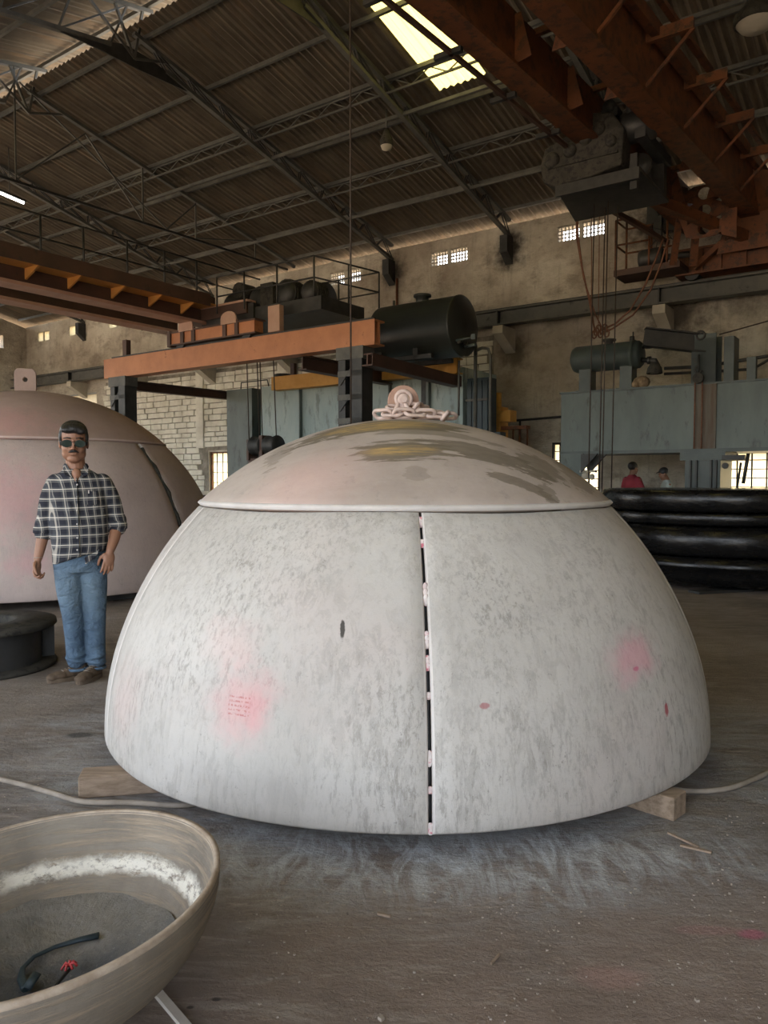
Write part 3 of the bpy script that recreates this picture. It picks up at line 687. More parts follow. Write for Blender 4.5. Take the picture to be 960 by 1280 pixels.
# hook block hanging from this crane
hb = thing('hook_block', 'black twin-sheave hook block hanging on ropes in front of the pale blue tank', 'hook block', (-12.15, 12.3, 2.1), group=None)
def hx(u, z, v=12.3): return (u, v, z)
for du in (-.42, -.09, .0, .42):
    part('hoist_rope', MB().cyl((-12.15 + du, 12.3, 2.2), (-12.15 + du * .95, 12.2, 4.9), .012, 6), M['rope'], hb)
for u0 in (-12.42, -11.98):
    part('sheave', MB().lathe([(0, u0 - .02), (.20, u0 - .02), (.22, u0 + .02), (.19, u0 + .10), (.19, u0 + .2), (.22, u0 + .28), (.20, u0 + .32), (0, u0 + .32)], (0, 12.3, 2.12), 24, 'x'), M['dark_steel'], hb)
part('side_plate', MB().box2((-12.12, 12.15, 1.72), (-12.02, 12.45, 2.34)).box2((-12.5, 12.15, 1.80), (-12.44, 12.45, 2.26)).box2((-12.5, 12.2, 1.74), (-11.7, 12.4, 1.84)), M['girder_brown'], hb)
part('crosshead', MB().box2((-12.45, 12.2, 1.5), (-11.75, 12.4, 1.76)), M['dark_steel'], hb)
hk = [( -12.1 + .16 * math.sin(a), 12.3, 1.2 - .16 * math.cos(a)) for a in [x * .25 - .2 for x in range(17)]]
part('hook', MB().tube([(-12.1, 12.3, 1.55), (-12.1, 12.3, 1.38)] + hk[10:11] + [(-12.1 + .16 * math.cos(a), 12.3, 1.2 + .16 * math.sin(a)) for a in [1.3 - i * .4 for i in range(11)]], .045, 8), M['dark_steel'], hb)

# ================================================================== TANK ON THE FRAME
tk = thing('black_tank', 'large black horizontal cylindrical tank on legs on top of the orange frame', 'tank', (-8, 12.3, 3.4))
R_ = .55; cz_ = 4.16
prof = [(0, -9.02), (.25, -9.0), (.45, -8.93), (R_, -8.80), (R_, -7.10), (R_ + .008, -7.10), (R_ + .008, -7.07), (R_ - .02, -7.06), (.3, -7.0), (0, -6.98)]
sh = part('shell', MB().lathe(prof, (0, 12.3, cz_), 48, 'x'), M['black_tank'], tk)
part('manhole', MB().lathe([(0, cz_ + .68), (.17, cz_ + .68), (.17, cz_ + .64), (.12, cz_ + .63), (.12, cz_ + .5)], (-7.95, 12.3, 0), 20), M['black_tank'], tk)
part('vent_pipe', MB().cyl((-8.6, 12.3, cz_ + .5), (-8.6, 12.3, cz_ + .66), .025, 8), M['black_tank'], tk)
for u, zb in ((-8.66, 3.58), (-7.85, 3.58)):
    for v in (11.95, 12.65):
        part('leg', MB().box2((u - .05, v - .05, zb), (u + .05, v + .05, 4.0)), M['dark_steel'], tk)
part('base_frame', MB().box2((-8.85, 11.90, 3.58), (-7.5, 12.0, 3.66)).box2((-8.85, 12.6, 3.58), (-7.5, 12.7, 3.66)), M['dark_steel'], tk)
for du, dz in ((0, -.42),):
    part('drain_pipe', MB().tube([(-7.05, 12.3, 3.78), (-6.75, 12.2, 3.78)], .03, 8).tube([(-7.05, 12.0, 3.85), (-6.72, 12.0, 3.87)], .02, 8).box((-6.68, 12.0, 3.88), (.08, .05, .09)), M['teal_dark'], tk)
for i in range(4):
    part('valve', MB().cyl((-7.0, 12.0 + i * .09, 3.82), (-6.93, 12.0 + i * .09, 3.82), .03, 8), M['grey_machine'], tk)
pl = thing('pipe_riser', 'grey vertical pipes with a bend dropping beside the black tank', 'pipe', (-6.9, 12.6, 0))
part('pipe', MB().tube([(-7.14, 12.9, 3.9), (-7.14, 12.9, 0)], .035, 8), M['truss_steel'], pl)
part('pipe', MB().tube([(-7.14, 12.9, 3.8), (-7.05, 13.0, 3.86), (-6.95, 13.05, 3.84), (-6.90, 13.05, 3.7), (-6.90, 13.05, 0)], .028, 8), M['truss_steel'], pl)
part('pipe', MB().tube([(-7.5, 12.9, 3.65), (-7.5, 12.9, 2.6)], .022, 8), M['truss_steel'], pl)

# ================================================================== PRESSES
pr_ = thing('hydraulic_press', 'tall pale blue-grey steel press body behind the orange runway frame', 'press', (-11.7, 14.6, 0))
part('body', MB().box2((-13.98, 14.1, 0), (-8.1, 15.6, 3.72)), M['teal_pale'], pr_)
part('end_column', MB().box2((-15.12, 14.0, 0), (-14.2, 15.6, 3.70)), M['teal'], pr_)
part('rear_plate', MB().box2((-14.2, 14.5, 0), (-13.98, 15.5, 3.66)), M['dark_steel'], pr_)
for u, w in ((-9.95, .03), (-8.95, .06), (-12.6, .02), (-11.2, .02)):
    part('rib', MB().box2((u, 14.0, 0), (u + w, 14.1, 3.7)), M['teal'], pr_)
part('column_slot', MB().box2((-9.12, 14.07, 2.4), (-8.96, 14.10, 3.66)), M['dark_steel'], pr_)
part('grab_rail', MB().tube([(-14.7, 14.1, 3.7), (-14.68, 14.1, 3.88), (-13.75, 14.1, 3.88), (-13.7, 14.1, 3.72)], .015, 6), M['dark_steel'], pr_)
mo = thing('funnel_motor', 'black round motor standing on the pale blue press beside the ochre beam', 'motor', (-13.3, 14.4, 3.72))
part('motor_body', MB().lathe([(0, 3.72), (.17, 3.72), (.17, 3.95), (.21, 3.97), (.21, 4.02), (0, 4.03)], (-13.45, 14.35, 0), 20), M['dark_steel'], mo)
part('outlet', MB().cyl((-13.3, 14.3, 3.86), (-13.02, 14.25, 3.94), .09, 10, .04), M['dark_steel'], mo)
part('standing_bar', MB().box2((-13.06, 14.2, 3.72), (-12.94, 14.3, 4.24)), M['girder_brown'], mo)

nb_ = thing('panel_cabinet', 'dark navy ribbed steel cabinet right of the press below the black tank', 'cabinet', (-7.9, 14.4, 0))
part('body', MB().box2((-8.05, 14.2, 0), (-7.55, 14.55, 3.48)), M['navy'], nb_)
for i in range(4):
    part('panel', MB().box2((-8.04 + i * .125, 14.17, .1), (-7.94 + i * .125, 14.20, 3.42)), M['navy'], nb_)
for z in (1.6, 2.35, 3.0):
    part('rail', MB().box2((-8.06, 14.13, z), (-7.54, 14.17, z + .05)), M['truss_steel'], nb_)
part('side_unit', MB().box2((-7.54, 14.25, 0), (-7.30, 14.5, 2.35)), M['navy'], nb_)
part('perforated_strip', MB().box2((-7.60, 14.10, 1.4), (-7.54, 14.13, 2.3)), M['truss_steel'], nb_)
ym = thing('yellow_valve_stand', 'yellow and orange pump head with thin legs right of the navy cabinet', 'machine', (-7.6, 15, 2.3))
part('pump_body', MB().box2((-8.05, 15.0, 0), (-7.7, 15.4, 2.95)), M['yellow'], ym)
part('pump_head', MB().box2((-7.85, 15.0, 2.62), (-7.45, 15.3, 2.86)).cyl((-7.8, 15.1, 2.8), (-7.8, 15.1, 3.25), .08, 12), M['yellow'], ym)
part('arm', MB().box2((-7.8, 15.05, 2.45), (-7.1, 15.25, 2.52)), M['rust_orange'], ym)
for u in (-7.45, -7.3, -7.12): part('leg', MB().cyl((u, 15.15, 0), (u, 15.15, 2.46), .02, 6), M['rust_orange'], ym)
pc = solo('wall_conduit', MB().tube([(-8.6, 16.93, 2.78), (-6.9, 16.93, 2.83)], .03, 6).tube([(-8.15, 16.93, 2.8), (-8.15, 16.93, 0.8)], .025, 6), M['dark_steel'], 'dark conduit run low on the plaster wall right of the navy cabinet', 'conduit', (-8, 16.9, 2.4))

rp = thing('press_frame', 'wide grey-green steel press beam on a column at right', 'press', (-3, 14, 0))
bm = part('crown_beam', MB().box2((-5.88, 14.0, 1.90), (-1.0, 15.0, 3.0)), M['teal'], rp)
part('lower_edge', MB().box2((-5.88, 13.95, 1.84), (-1.0, 15.0, 1.90)), M['teal_dark'], rp)
part('top_edge', MB().box2((-5.90, 13.96, 3.0), (-1.0, 15.0, 3.03)), M['teal_dark'], rp)
part('column', MB().box2((-3.58, 14.0, 0), (-3.0, 14.9, 1.84)).box2((-3.66, 13.96, 1.70), (-2.92, 14.9, 1.84)), M['teal_dark'], rp)
for u in (-3.5, -3.4, -3.16, -3.08):
    part('rib', MB().box2((u, 13.94, .3), (u + .03, 14.0, 1.7)), M['dark_steel'], rp)
part('guide_plate', MB().box2((-3.42, 13.97, 1.9), (-3.08, 14.0, 3.0)), pm('rust_stained_plate', (.10, .06, .04), (.14, .13, .11), 3, .7, stretch=(3, 1, .3)), rp)
part('upright', MB().ibeam((-3.3, 14.2, 3.03), (-3.3, 14.2, 3.86), .40, .44, .03, (0, 1, 0)).box2((-3.5, 13.98, 3.03), (-3.1, 14.0, 3.78)), M['teal_dark'], rp)
part('upright', MB().box2((-3.0, 14.1, 3.03), (-2.84, 14.5, 3.8)), M['teal_dark'], rp)
part('jib_beam', MB().ibeam((-3.25, 14.1, 3.70), (-4.2, 13.6, 3.85), .2, .32, .025), M['dark_steel'], rp)
part('eye_ring', MB().tube([(-3.35 + .07 * math.cos(a), 13.96, 3.84 + .07 * math.sin(a)) for a in [i * PI / 6 for i in range(12)]], .018, 6, closed=True), M['dark_steel'], rp)
part('pulley', MB().lathe([(0, 13.86), (.09, 13.86), (.09, 13.92), (0, 13.92)], (-3.36, 0, 3.1), 16, 'y', False), M['grey_machine'], rp)
part('hanging_hook', MB().tube([(-3.36, 13.9, 3.5), (-3.36, 13.9, 3.2)], .02, 6).tube([(-3.36 + .06 * math.cos(a), 13.9, 3.25 + .06 * math.sin(a)) for a in [i * .5 + 1.5 for i in range(10)]], .018, 6), M['dark_steel'], rp)
part('cylinder_line', MB().cyl((-3.42, 13.93, 1.9), (-3.42, 13.93, 3.05), .012, 6).cyl((-3.3, 13.93, 1.9), (-3.3, 13.93, 3.05), .012, 6), M['rust_rope'], rp)
part('pipe', MB().tube([(-4.1, 14.5, 3.40), (-3.4, 14.5, 3.38), (-1.0, 14.3, 3.55)], .03, 8), M['dark_steel'], rp)
part('pipe', MB().tube([(-4.1, 14.5, 3.30), (-2.6, 14.4, 3.25), (-2.3, 14.4, 3.42), (-1.0, 14.3, 3.46)], .025, 8), M['dark_steel'], rp)
part('short_post', MB().box2((-2.64, 14.1, 3.03), (-2.50, 14.24, 3.42)), M['teal_dark'], rp)
solo('guy_cable', MB().tube([(-3.1, 14.2, 3.86), (-1.0, 14.2, 4.25)], .012, 6), M['rope'], 'thin straight cable rising right from the press upright', 'cable', (-3.1, 14.2, 3.86))
cl = part('clamp_bracket', MB().box2((-5.84, 13.9, 1.35), (-5.40, 14.0, 1.86)), M['teal'], rp)
part('clamp_rib', MB().prism([(-5.36, 13.9, 1.84), (-4.95, 13.9, 1.84), (-5.3, 13.9, 1.45)], (0, .05, 0)).prism([(-5.36, 13.7, 1.84), (-5.05, 13.7, 1.84), (-5.36, 13.7, 1.5)], (0, .05, 0)), M['dark_steel'], cl)
part('white_fitting', MB().box2((-5.42, 13.8, 1.50), (-5.12, 13.9, 1.54)).ell((-5.33, 13.85, 1.44), (.07, .05, .07)).ell((-5.2, 13.85, 1.42), (.05, .05, .06)), M['concrete'], cl)
part('side_valve', MB().box2((-2.95, 13.85, 1.70), (-2.6, 13.95, 1.78)).cyl((-2.62, 13.9, 1.3), (-2.55, 13.9, 1.8), .03, 8).cyl((-2.9, 13.85, 1.60), (-2.9, 13.95, 1.60), .05, 10), M['dark_steel'], rp)
part('slant_rod', MB().cyl((-2.82, 13.8, .2), (-2.66, 13.9, 1.65), .02, 6), M['dark_steel'], rp)

st = thing('small_tank', 'small grey-green horizontal pressure tank on saddles on the right press beam', 'tank', (-5, 14.3, 3.03))
part('shell', MB().lathe([(0, -5.78), (.12, -5.77), (.22, -5.72), (.25, -5.66), (.25, -4.62), (.27, -4.62), (.27, -4.55), (.25, -4.55), (.25, -4.48), (.2, -4.43), (0, -4.41)], (0, 14.25, 3.66), 36, 'x'), M['teal_dark'], st)
for u in (-5.46, -4.68): part('saddle', MB().box2((u - .11, 14.1, 3.03), (u + .11, 14.4, 3.45)).box2((u - .16, 14.05, 3.03), (u + .16, 14.45, 3.05)), M['teal_dark'], st)
part('flange', MB().lathe([(0, 3.99), (.13, 3.99), (.13, 3.96), (.07, 3.95), (.07, 3.88)], (-5.05, 14.25, 0), 18), M['dark_steel'], st)
part('safety_valve', MB().cyl((-4.62, 14.25, 3.9), (-4.62, 14.25, 4.0), .045, 8).cyl((-4.60, 14.25, 4.0), (-4.60, 14.25, 4.08), .012, 6), M['dark_steel'], st)
part('valve_pipe', MB().tube([(-4.42, 14.25, 3.78), (-4.28, 14.25, 3.78)], .03, 8).box((-4.32, 14.25, 3.82), (.1, .08, .14)).tube([(-4.42, 14.2, 3.55), (-4.28, 14.15, 3.52), (-4.15, 14.1, 3.50), (-4.1, 14.1, 3.40)], .045, 8).cyl((-4.3, 14.15, 3.52), (-4.24, 14.15, 3.52), .07, 10), M['dark_steel'], st)
fl = thing('flood_lamp', 'round flood lamp hanging beside the small tank valve', 'lamp', (-4.1, 14.0, 3.3))
part('lamp_housing', MB().lathe([(0, 3.46), (.06, 3.45), (.12, 3.36), (.14, 3.26), (.13, 3.25), (.10, 3.33), (0, 3.35)], (-4.13, 14.0, 0), 18), M['grey_machine'], fl)
part('lamp_glass', MB().ell((-4.13, 14.0, 3.28), (.11, .11, .02)), M['zinc'], fl)
solo('rag_bundle', MB().ell((-4.42, 14.2, 3.14), (.16, .12, .12), 9, 6).ell((-4.5, 14.15, 3.1), (.09, .09, .08), 8, 5), pm('brown_rag', (.12, .08, .05), (.3, .22, .14), 14, .9), 'crumpled brown bundle lying on the press beam beside the small tank saddle', 'rag bundle', (-4.42, 14.2, 3.03))
# ================================================================== RIGHT CRANE (rusty orange, skewed a little)
rc = thing('overhead_crane', 'rusty orange overhead crane with twin girders, outrigger walkway and caged platform at upper right', 'crane', (-4, 12, 5.5))
def Ag(v): return -4.57 + (v - 6.73) * .034
def Bg(v): return -3.48 + (v - 8.43) * .055
def Cg(v): return -3.05 + (v - 9.35) * .05
VA, VE = -1.0, 16.6
def skewbox(fu, w, z0, z1, va, vb, du=0.0):
    mb = MB(); P = []
    for z in (z0, z1):
        P += [(fu(va) + du - w / 2, va, z), (fu(va) + du + w / 2, va, z), (fu(vb) + du + w / 2, vb, z), (fu(vb) + du - w / 2, vb, z)]
    return mb.hexa(P)
ga = part('girder', skewbox(Ag, .18, 6.35, 7.0, VA, VE, .16), M['rust_orange'], rc)
part('bottom_flange', skewbox(Ag, .34, 6.30, 6.34, VA, VE, .16), M['rust_orange'], ga)
part('conductor_bar', skewbox(Ag, .05, 6.24, 6.29, VA, 11.3, -.12), M['girder_brown'], ga)
part('conductor_bar', skewbox(Ag, .04, 6.42, 6.46, VA, 11.6, -.3), M['dark_steel'], ga)
for v in [x * 1.3 for x in range(0, 10)]:
    part('cable_carrier', MB().box2((Ag(v) - .34, v - .03, 6.24), (Ag(v) + .02, v + .03, 6.30)), M['dark_steel'], ga)
gb = part('girder', skewbox(Bg, .18, 6.35, 7.1, VA, VE, .16), M['rust_orange'], rc)
part('bottom_flange', skewbox(Bg, .34, 6.30, 6.34, VA, VE, .1), M['rust_orange'], gb)
gc = part('walkway_beam', skewbox(Cg, .10, 6.95, 7.12, VA, VE), M['rust_orange'], rc)
part('walkway_beam', skewbox(Cg, .08, 7.35, 7.42, VA, VE, .05), M['rust_orange'], rc)
for v in [1, 3, 5, 7, 8.6, 10.1, 11.6, 13.1, 14.6]:
    part('outrigger', MB().beam((Bg(v) + .1, v, 6.98), (Cg(v) + .45, v, 6.98), .07, .14), M['rust_orange'], rc)
    part('knee_brace', MB().beam((Bg(v) + .25, v, 6.38), (Cg(v) + .45, v + .0, 6.92), .04, .04), M['rust_orange'], rc)
    part('diaphragm', MB().prism([(Bg(v) - .02, v, 6.36), (Bg(v) - .30, v, 6.36), (Bg(v) - .12, v, 6.98), (Bg(v) + .05, v, 7.0)], (0, .02, 0)), M['rust_orange'], rc)
    part('stiffener', MB().prism([(Ag(v) + .26, v, 6.36), (Ag(v) + .48, v, 6.40), (Ag(v) + .34, v, 6.95), (Ag(v) + .26, v, 6.95)], (0, .02, 0)), M['rust_orange'], rc)
part('walkway_plate', MB().prism([(Bg(VA) + .26, VA, 7.02), (Cg(VA), VA, 7.02), (Cg(VE), VE, 7.02), (Bg(VE) + .26, VE, 7.02)][::-1], (0, 0, .01)), M['rust_orange'], rc)
for v in (9.2, 11, 12.8, 14.6): part('upper_tie', MB().beam((Ag(v) + .2, v, 7.0), (Bg(v) + .1, v, 7.05), .06, .08), M['rust_orange'], rc)
# pierced end plate between the girders
def pierced_plate(v):
    mb = MB(); u0, u1, z0, z1 = Ag(v) + .2, Bg(v) + .05, 5.75, 6.95; n = 18
    zc = [6.02, 6.35, 6.66]; uc = (u0 + u1) / 2 - .05; rr = .115; zb = [5.86, 6.185, 6.505, 6.82]
    for k in range(3):
        a, b = zb[k], zb[k + 1]; hw = .30
        out = []; inn = []
        for i in range(n):
            t = 2 * PI * i / n; cx, cz2 = math.cos(t), math.sin(t)
            s_ = min(hw / max(abs(cx), 1e-6), (b - a) / 2 / max(abs(cz2), 1e-6))
            out.append((uc + cx * s_, (a + b) / 2 + cz2 * s_)); inn.append((uc + cx * rr, (a + b) / 2 + cz2 * rr))
        for y, o in ((v, 1), (v + .02, -1)):
            V_ = [(p[0], y, p[1]) for p in out + inn]
            mb.add(V_, [(i, (i + 1) % n, n + (i + 1) % n, n + i)[::o] for i in range(n)])
        mb.add([(p[0], v, p[1]) for p in inn] + [(p[0], v + .02, p[1]) for p in inn], [(i, (i + 1) % n, n + (i + 1) % n, n + i) for i in range(n)])
    mb.prism([(uc - .30, v, 5.86), (uc - .30, v, 6.82), (u0, v, 6.9), (u0, v, 6.3)], (0, .02, 0))
    mb.prism([(uc + .30, v, 5.86), (u1, v, 5.75), (u1, v, 6.9), (uc + .30, v, 6.82)], (0, .02, 0))
    return mb
part('pierced_plate', pierced_plate(15.2), M['rust_orange'], rc)
part('end_diaphragm', MB().prism([(-3.55, 15.9, 5.7), (-2.6, 15.9, 5.7), (-2.6, 15.9, 7.1), (-3.2, 15.9, 7.0)], (0, .03, 0)), M['rust_orange'], rc)
# end carriage on the wall rail
e2 = part('end_carriage', MB().box2((-4.35, 16.25, 5.50), (-1.2, 16.65, 5.95)), M['rust_orange'], rc)
part('carriage_flange', MB().box2((-4.4, 16.2, 5.95), (-1.15, 16.7, 5.99)).box2((-4.4, 16.2, 5.47), (-1.15, 16.7, 5.50)), M['rust_orange'], e2)
for u in (-3.9, -3.55, -3.1, -2.6, -2.2, -1.8):
    part('web_stiffener', MB().box2((u, 16.18, 5.5), (u + .03, 16.26, 5.95)), M['rust_orange'], e2)
for u in (-4.1, -1.5): part('wheel', MB().lathe([(0, 16.3), (.15, 16.3), (.15, 16.6), (0, 16.6)], (u, 0, 5.52), 20, 'y', False), M['dark_steel'], e2)
part('strut', MB().beam((-4.28, 15.6, 5.55), (-4.05, 15.2, 6.4), .12, .08), M['rust_orange'], rc)
part('strut', MB().beam((-3.98, 15.9, 5.55), (-3.82, 15.5, 6.35), .14, .08), M['rust_orange'], rc)
part('strut', MB().beam((-4.0, 16.1, 5.55), (-3.2, 15.9, 6.1), .10, .10), M['rust_orange'], rc)
part('strut', MB().beam((-4.35, 13.6, 6.33), (-3.05, 15.9, 5.95), .16, .18), M['rust_orange'], rc)
part('strut', MB().beam((-5.0, 13.0, 6.25), (-4.3, 15.3, 5.9), .08, .08), M['girder_brown'], rc)
part('gusset', MB().prism([(-3.45, 16.2, 5.98), (-2.2, 16.2, 5.98), (-2.3, 15.6, 6.9), (-2.9, 15.4, 7.0)], (0, .03, 0)), M['rust_orange'], rc)
# caged platform
pf = part('platform', MB().box2((-5.45, 15.6, 5.50), (-4.15, 16.3, 5.62)), M['girder_brown'], rc)
for p, z1 in (((-5.42, 15.62), 6.62), ((-5.42, 16.28), 6.62), ((-5.2, 15.62), 6.62), ((-4.75, 15.62), 6.1), ((-4.4, 15.62), 6.62), ((-4.4, 16.28), 6.62), ((-4.9, 16.28), 6.62)):
    part('cage_post', MB().cyl((*p, 5.6), (*p, z1), .022, 6), M['rust_orange'], pf)
for z in (6.12, 6.62):
    for a, b_ in (((-5.42, 15.62), (-5.42, 16.28)), ((-5.42, 16.28), (-4.4, 16.28)), ((-5.42, 15.62), (-4.75, 15.62)) if z < 6.5 else ((-5.42, 15.62), (-5.1, 15.62))):
        part('cage_rail', MB().cyl((*a, z), (*b_, z), .02, 6), M['rust_orange'], pf)
part('cage_rail', MB().cyl((-5.1, 15.62, 6.62), (-4.75, 15.62, 6.35), .02, 6).cyl((-4.75, 15.62, 6.35), (-4.75, 15.62, 5.6), .02, 6), M['rust_orange'], pf)
part('travel_motor', MB().lathe([(0, -5.0), (.17, -4.98), (.19, -4.9), (.19, -4.55), (.12, -4.5), (0, -4.5)], (0, 15.8, 5.80), 18, 'x'), M['dark_steel'], pf)
part('shaft', MB().cyl((-4.5, 15.8, 5.78), (-3.9, 15.9, 5.78), .06, 8), M['dark_steel'], pf)
part('panel_box', MB().box2((-4.62, 16.0, 6.35), (-4.35, 16.2, 7.05)).box2((-4.75, 15.9, 6.2), (-4.6, 16.0, 6.7)), M['dark_steel'], pf)
rnd = random.Random(5)
for i in range(16):
    a = Vector((-4.6 + rnd.uniform(-.15, .15), 16.0 + rnd.uniform(-.1, .1), 6.45 + rnd.uniform(-.3, .4)))
    b_ = a + Vector((rnd.uniform(-.35, .45), rnd.uniform(-.2, .1), -rnd.uniform(.05, .5)))
    m_ = (a + b_) / 2 + Vector((rnd.uniform(-.1, .1), 0, -.12))
    part('loose_wire', MB().tube([a, a.lerp(m_, .6), m_, b_], .009, 5), M['dark_steel'], pf)

# hoist trolley
ht = thing('hoist_trolley', 'grimy dark hoist trolley with round gear covers slung under the orange crane', 'hoist', (-4.1, 11.2, 5.5))
cf = MB(); cf.prism([(-4.95, 11.0, 5.85), (-4.75, 11.0, 5.75), (-4.2, 11.0, 5.78), (-3.75, 11.0, 5.85), (-3.72, 11.0, 6.35), (-3.9, 11.0, 6.62), (-4.25, 11.0, 6.70), (-4.6, 11.0, 6.45), (-4.92, 11.0, 6.35), (-5.0, 11.0, 6.1)], (0, .35, 0))
part('gear_case', cf, M['grey_machine'], ht, bevel=.03)
for u, z, r in ((-4.80, 6.14, .12), (-4.52, 6.22, .10), (-4.28, 6.34, .10), (-4.08, 6.42, .09), (-3.9, 6.2, .08)):
    part('gear_cover', MB().lathe([(0, 10.93), (r * .7, 10.93), (r, 10.96), (r, 11.02)], (u, 0, z), 18, 'y'), M['grey_machine'], ht)
part('case_rib', MB().box2((-4.85, 10.97, 6.02), (-3.8, 11.0, 6.06)), M['grey_machine'], ht)
part('drum', MB().lathe([(0, -4.85), (.28, -4.85), (.28, -4.80), (.22, -4.78), (.22, -3.72), (.28, -3.7), (.28, -3.65), (0, -3.65)], (0, 11.8, 5.95), 28, 'x'), M['dark_steel'], ht)
part('drip_tray', MB().prism([(-4.75, 11.02, 5.72), (-3.5, 11.02, 5.72), (-3.45, 12.3, 5.62), (-4.95, 12.3, 5.62), ], (0, 0, .05)).box2((-4.75, 11.0, 5.60), (-3.5, 11.06, 5.76)), M['dark_steel'], ht)
part('hoist_motor', MB().lathe([(0, -3.85), (.2, -3.84), (.22, -3.78), (.22, -3.4), (.14, -3.35), (0, -3.35)], (0, 11.3, 6.45), 20, 'x'), M['dark_steel'], ht)
part('trolley_frame', MB().box2((-4.95, 11.1, 6.2), (-4.8, 12.4, 6.34)).box2((-3.6, 11.1, 6.2), (-3.45, 12.4, 6.34)).box2((-4.9, 12.2, 5.7), (-3.5, 12.35, 6.3)), M['dark_steel'], ht)
part('brake_gear', MB().lathe([(0, 11.1), (.10, 11.1), (.10, 11.25), (0, 11.25)], (-3.98, 0, 6.75), 14, 'y').box2((-4.1, 11.1, 6.6), (-3.85, 11.3, 6.72)).cyl((-3.7, 11.2, 6.55), (-3.7, 11.2, 6.9), .06, 8), M['dark_steel'], ht)
part('end_pulley', MB().lathe([(0, 11.42), (.16, 11.42), (.16, 11.5), (0, 11.5)], (-3.62, 0, 5.95), 16, 'y').box2((-3.66, 11.1, 5.5), (-3.56, 11.2, 6.0)), M['dark_steel'], ht)
for u, v in ((-4.47, 11.8), (-4.37, 12.0), (-4.25, 11.8), (-4.17, 12.0)):
    part('hoist_rope', MB().cyl((u - .02, v, .95), (u + .03, v, 5.75), .0095, 6), M['rope'], ht)
part('bottom_block', MB().lathe([(0, -4.28), (.2, -4.26), (.22, -4.2), (.18, -4.15), (.18, -3.98), (.22, -3.93), (.2, -3.87), (0, -3.85)], (-.25, 11.9, .90), 20, 'x'), M['dark_steel'], ht)
fc = thing('festoon_cable', 'rusty hanging control cables looping down above the small grey-green tank', 'cable', (-5.2, 14.6, 4.3))
for pts, r in (([(-6.0, 15, 6.9), (-5.98, 15, 6.3), (-5.88, 15, 5.6), (-5.72, 15, 4.9), (-5.60, 15, 4.3)], .018), ([(-6.03, 15, 6.9), (-6.0, 15, 6.2), (-5.85, 15, 5.4), (-5.62, 15, 4.7), (-5.45, 15, 4.35)], .014),
               ([(-4.3, 15.0, 5.9), (-4.45, 15, 5.5), (-4.62, 15, 5.1), (-4.9, 15, 4.65), (-5.2, 15, 4.42), (-5.5, 15, 4.32)], .018), ([(-4.2, 15.0, 5.9), (-4.33, 15, 5.45), (-4.52, 15, 4.98), (-4.85, 15, 4.55), (-5.25, 15, 4.33), (-5.5, 15, 4.25)], .018),
               ([(-5.66, 14.9, 6.6), (-5.64, 14.9, 4.15)], .008), ([(-5.5, 14.9, 6.6), (-5.5, 14.9, 4.2)], .008)):
    part('cable_strand', MB().tube(pts, r, 6), M['rust_rope'], fc)
for i in range(7):
    a = Vector((-5.6 + .07 * i * .6, 14.95, 4.25 + .05 * (i % 3)))
    part('cable_clip', MB().tube([a + Vector((.05 * math.cos(q), 0, .08 * math.sin(q))) for q in [j * PI / 4 for j in range(8)]], .016, 5, closed=True), M['rust_rope'], fc)
solo('hanging_chain_rope', MB().cyl(W(-0.3, 0) * 0 + Vector((-.30, 7, 1.3)), Vector((-.298, 7, 9.3)), .009, 6), M['rope'], 'single thin dark line hanging straight down behind the dome lug', 'rope', (-.3, 7, 1.3), room=False)

def bay_lamp(u, v, z, r, lab):
    t_ = thing('bay_lamp', lab, 'lamp', (u, v, z))
    part('lamp_bowl', MB().lathe([(0, z + .18), (r * .3, z + .18), (r * .6, z + .08), (r, z - .05), (r, z - .14), (r * .9, z - .15)], (u, v, 0), 24), M['grey_machine'], t_)
    part('lamp_glass', MB().lathe([(r * .9, z - .14), (r * .7, z - .21), (0, z - .25)], (u, v, 0), 24), M['concrete'], t_)
    part('stem', MB().cyl((u, v, z + .15), (u, v, (zmain(v) if v > 9 else zfar(v)) - .22), .02, 8), M['truss_steel'], t_)
bay_lamp(-2.11, 11.45, 7.6, .28, 'round bay lamp hanging under the roof at the top right corner')
bay_lamp(-8.85, 12.4, 8.0, .13, 'small bay lamp hanging beside the lattice truss left of the right crane')
tl = thing('tube_light', 'lit fluorescent tube under the roof at the left edge', 'lamp', (-18, 9.9, 8.1))
te = NT('lit_tube'); te.set(te.b.inputs['Emission Color'], (1, .98, .92)); te.b.inputs['Emission Strength'].default_value = 6
part('tube', MB().cyl((-18, 9.5, 8.10), (-18, 10.2, 8.02), .03, 8), te.done((1, 1, 1), .5), tl)
part('fitting', MB().beam((-18, 9.4, 8.17), (-18, 10.25, 8.07), .08, .05), M['grey_machine'], tl)
part('stem', MB().cyl((-18, 9.85, 8.1), (-18, 9.85, 9.2), .012, 6), M['truss_steel'], tl)

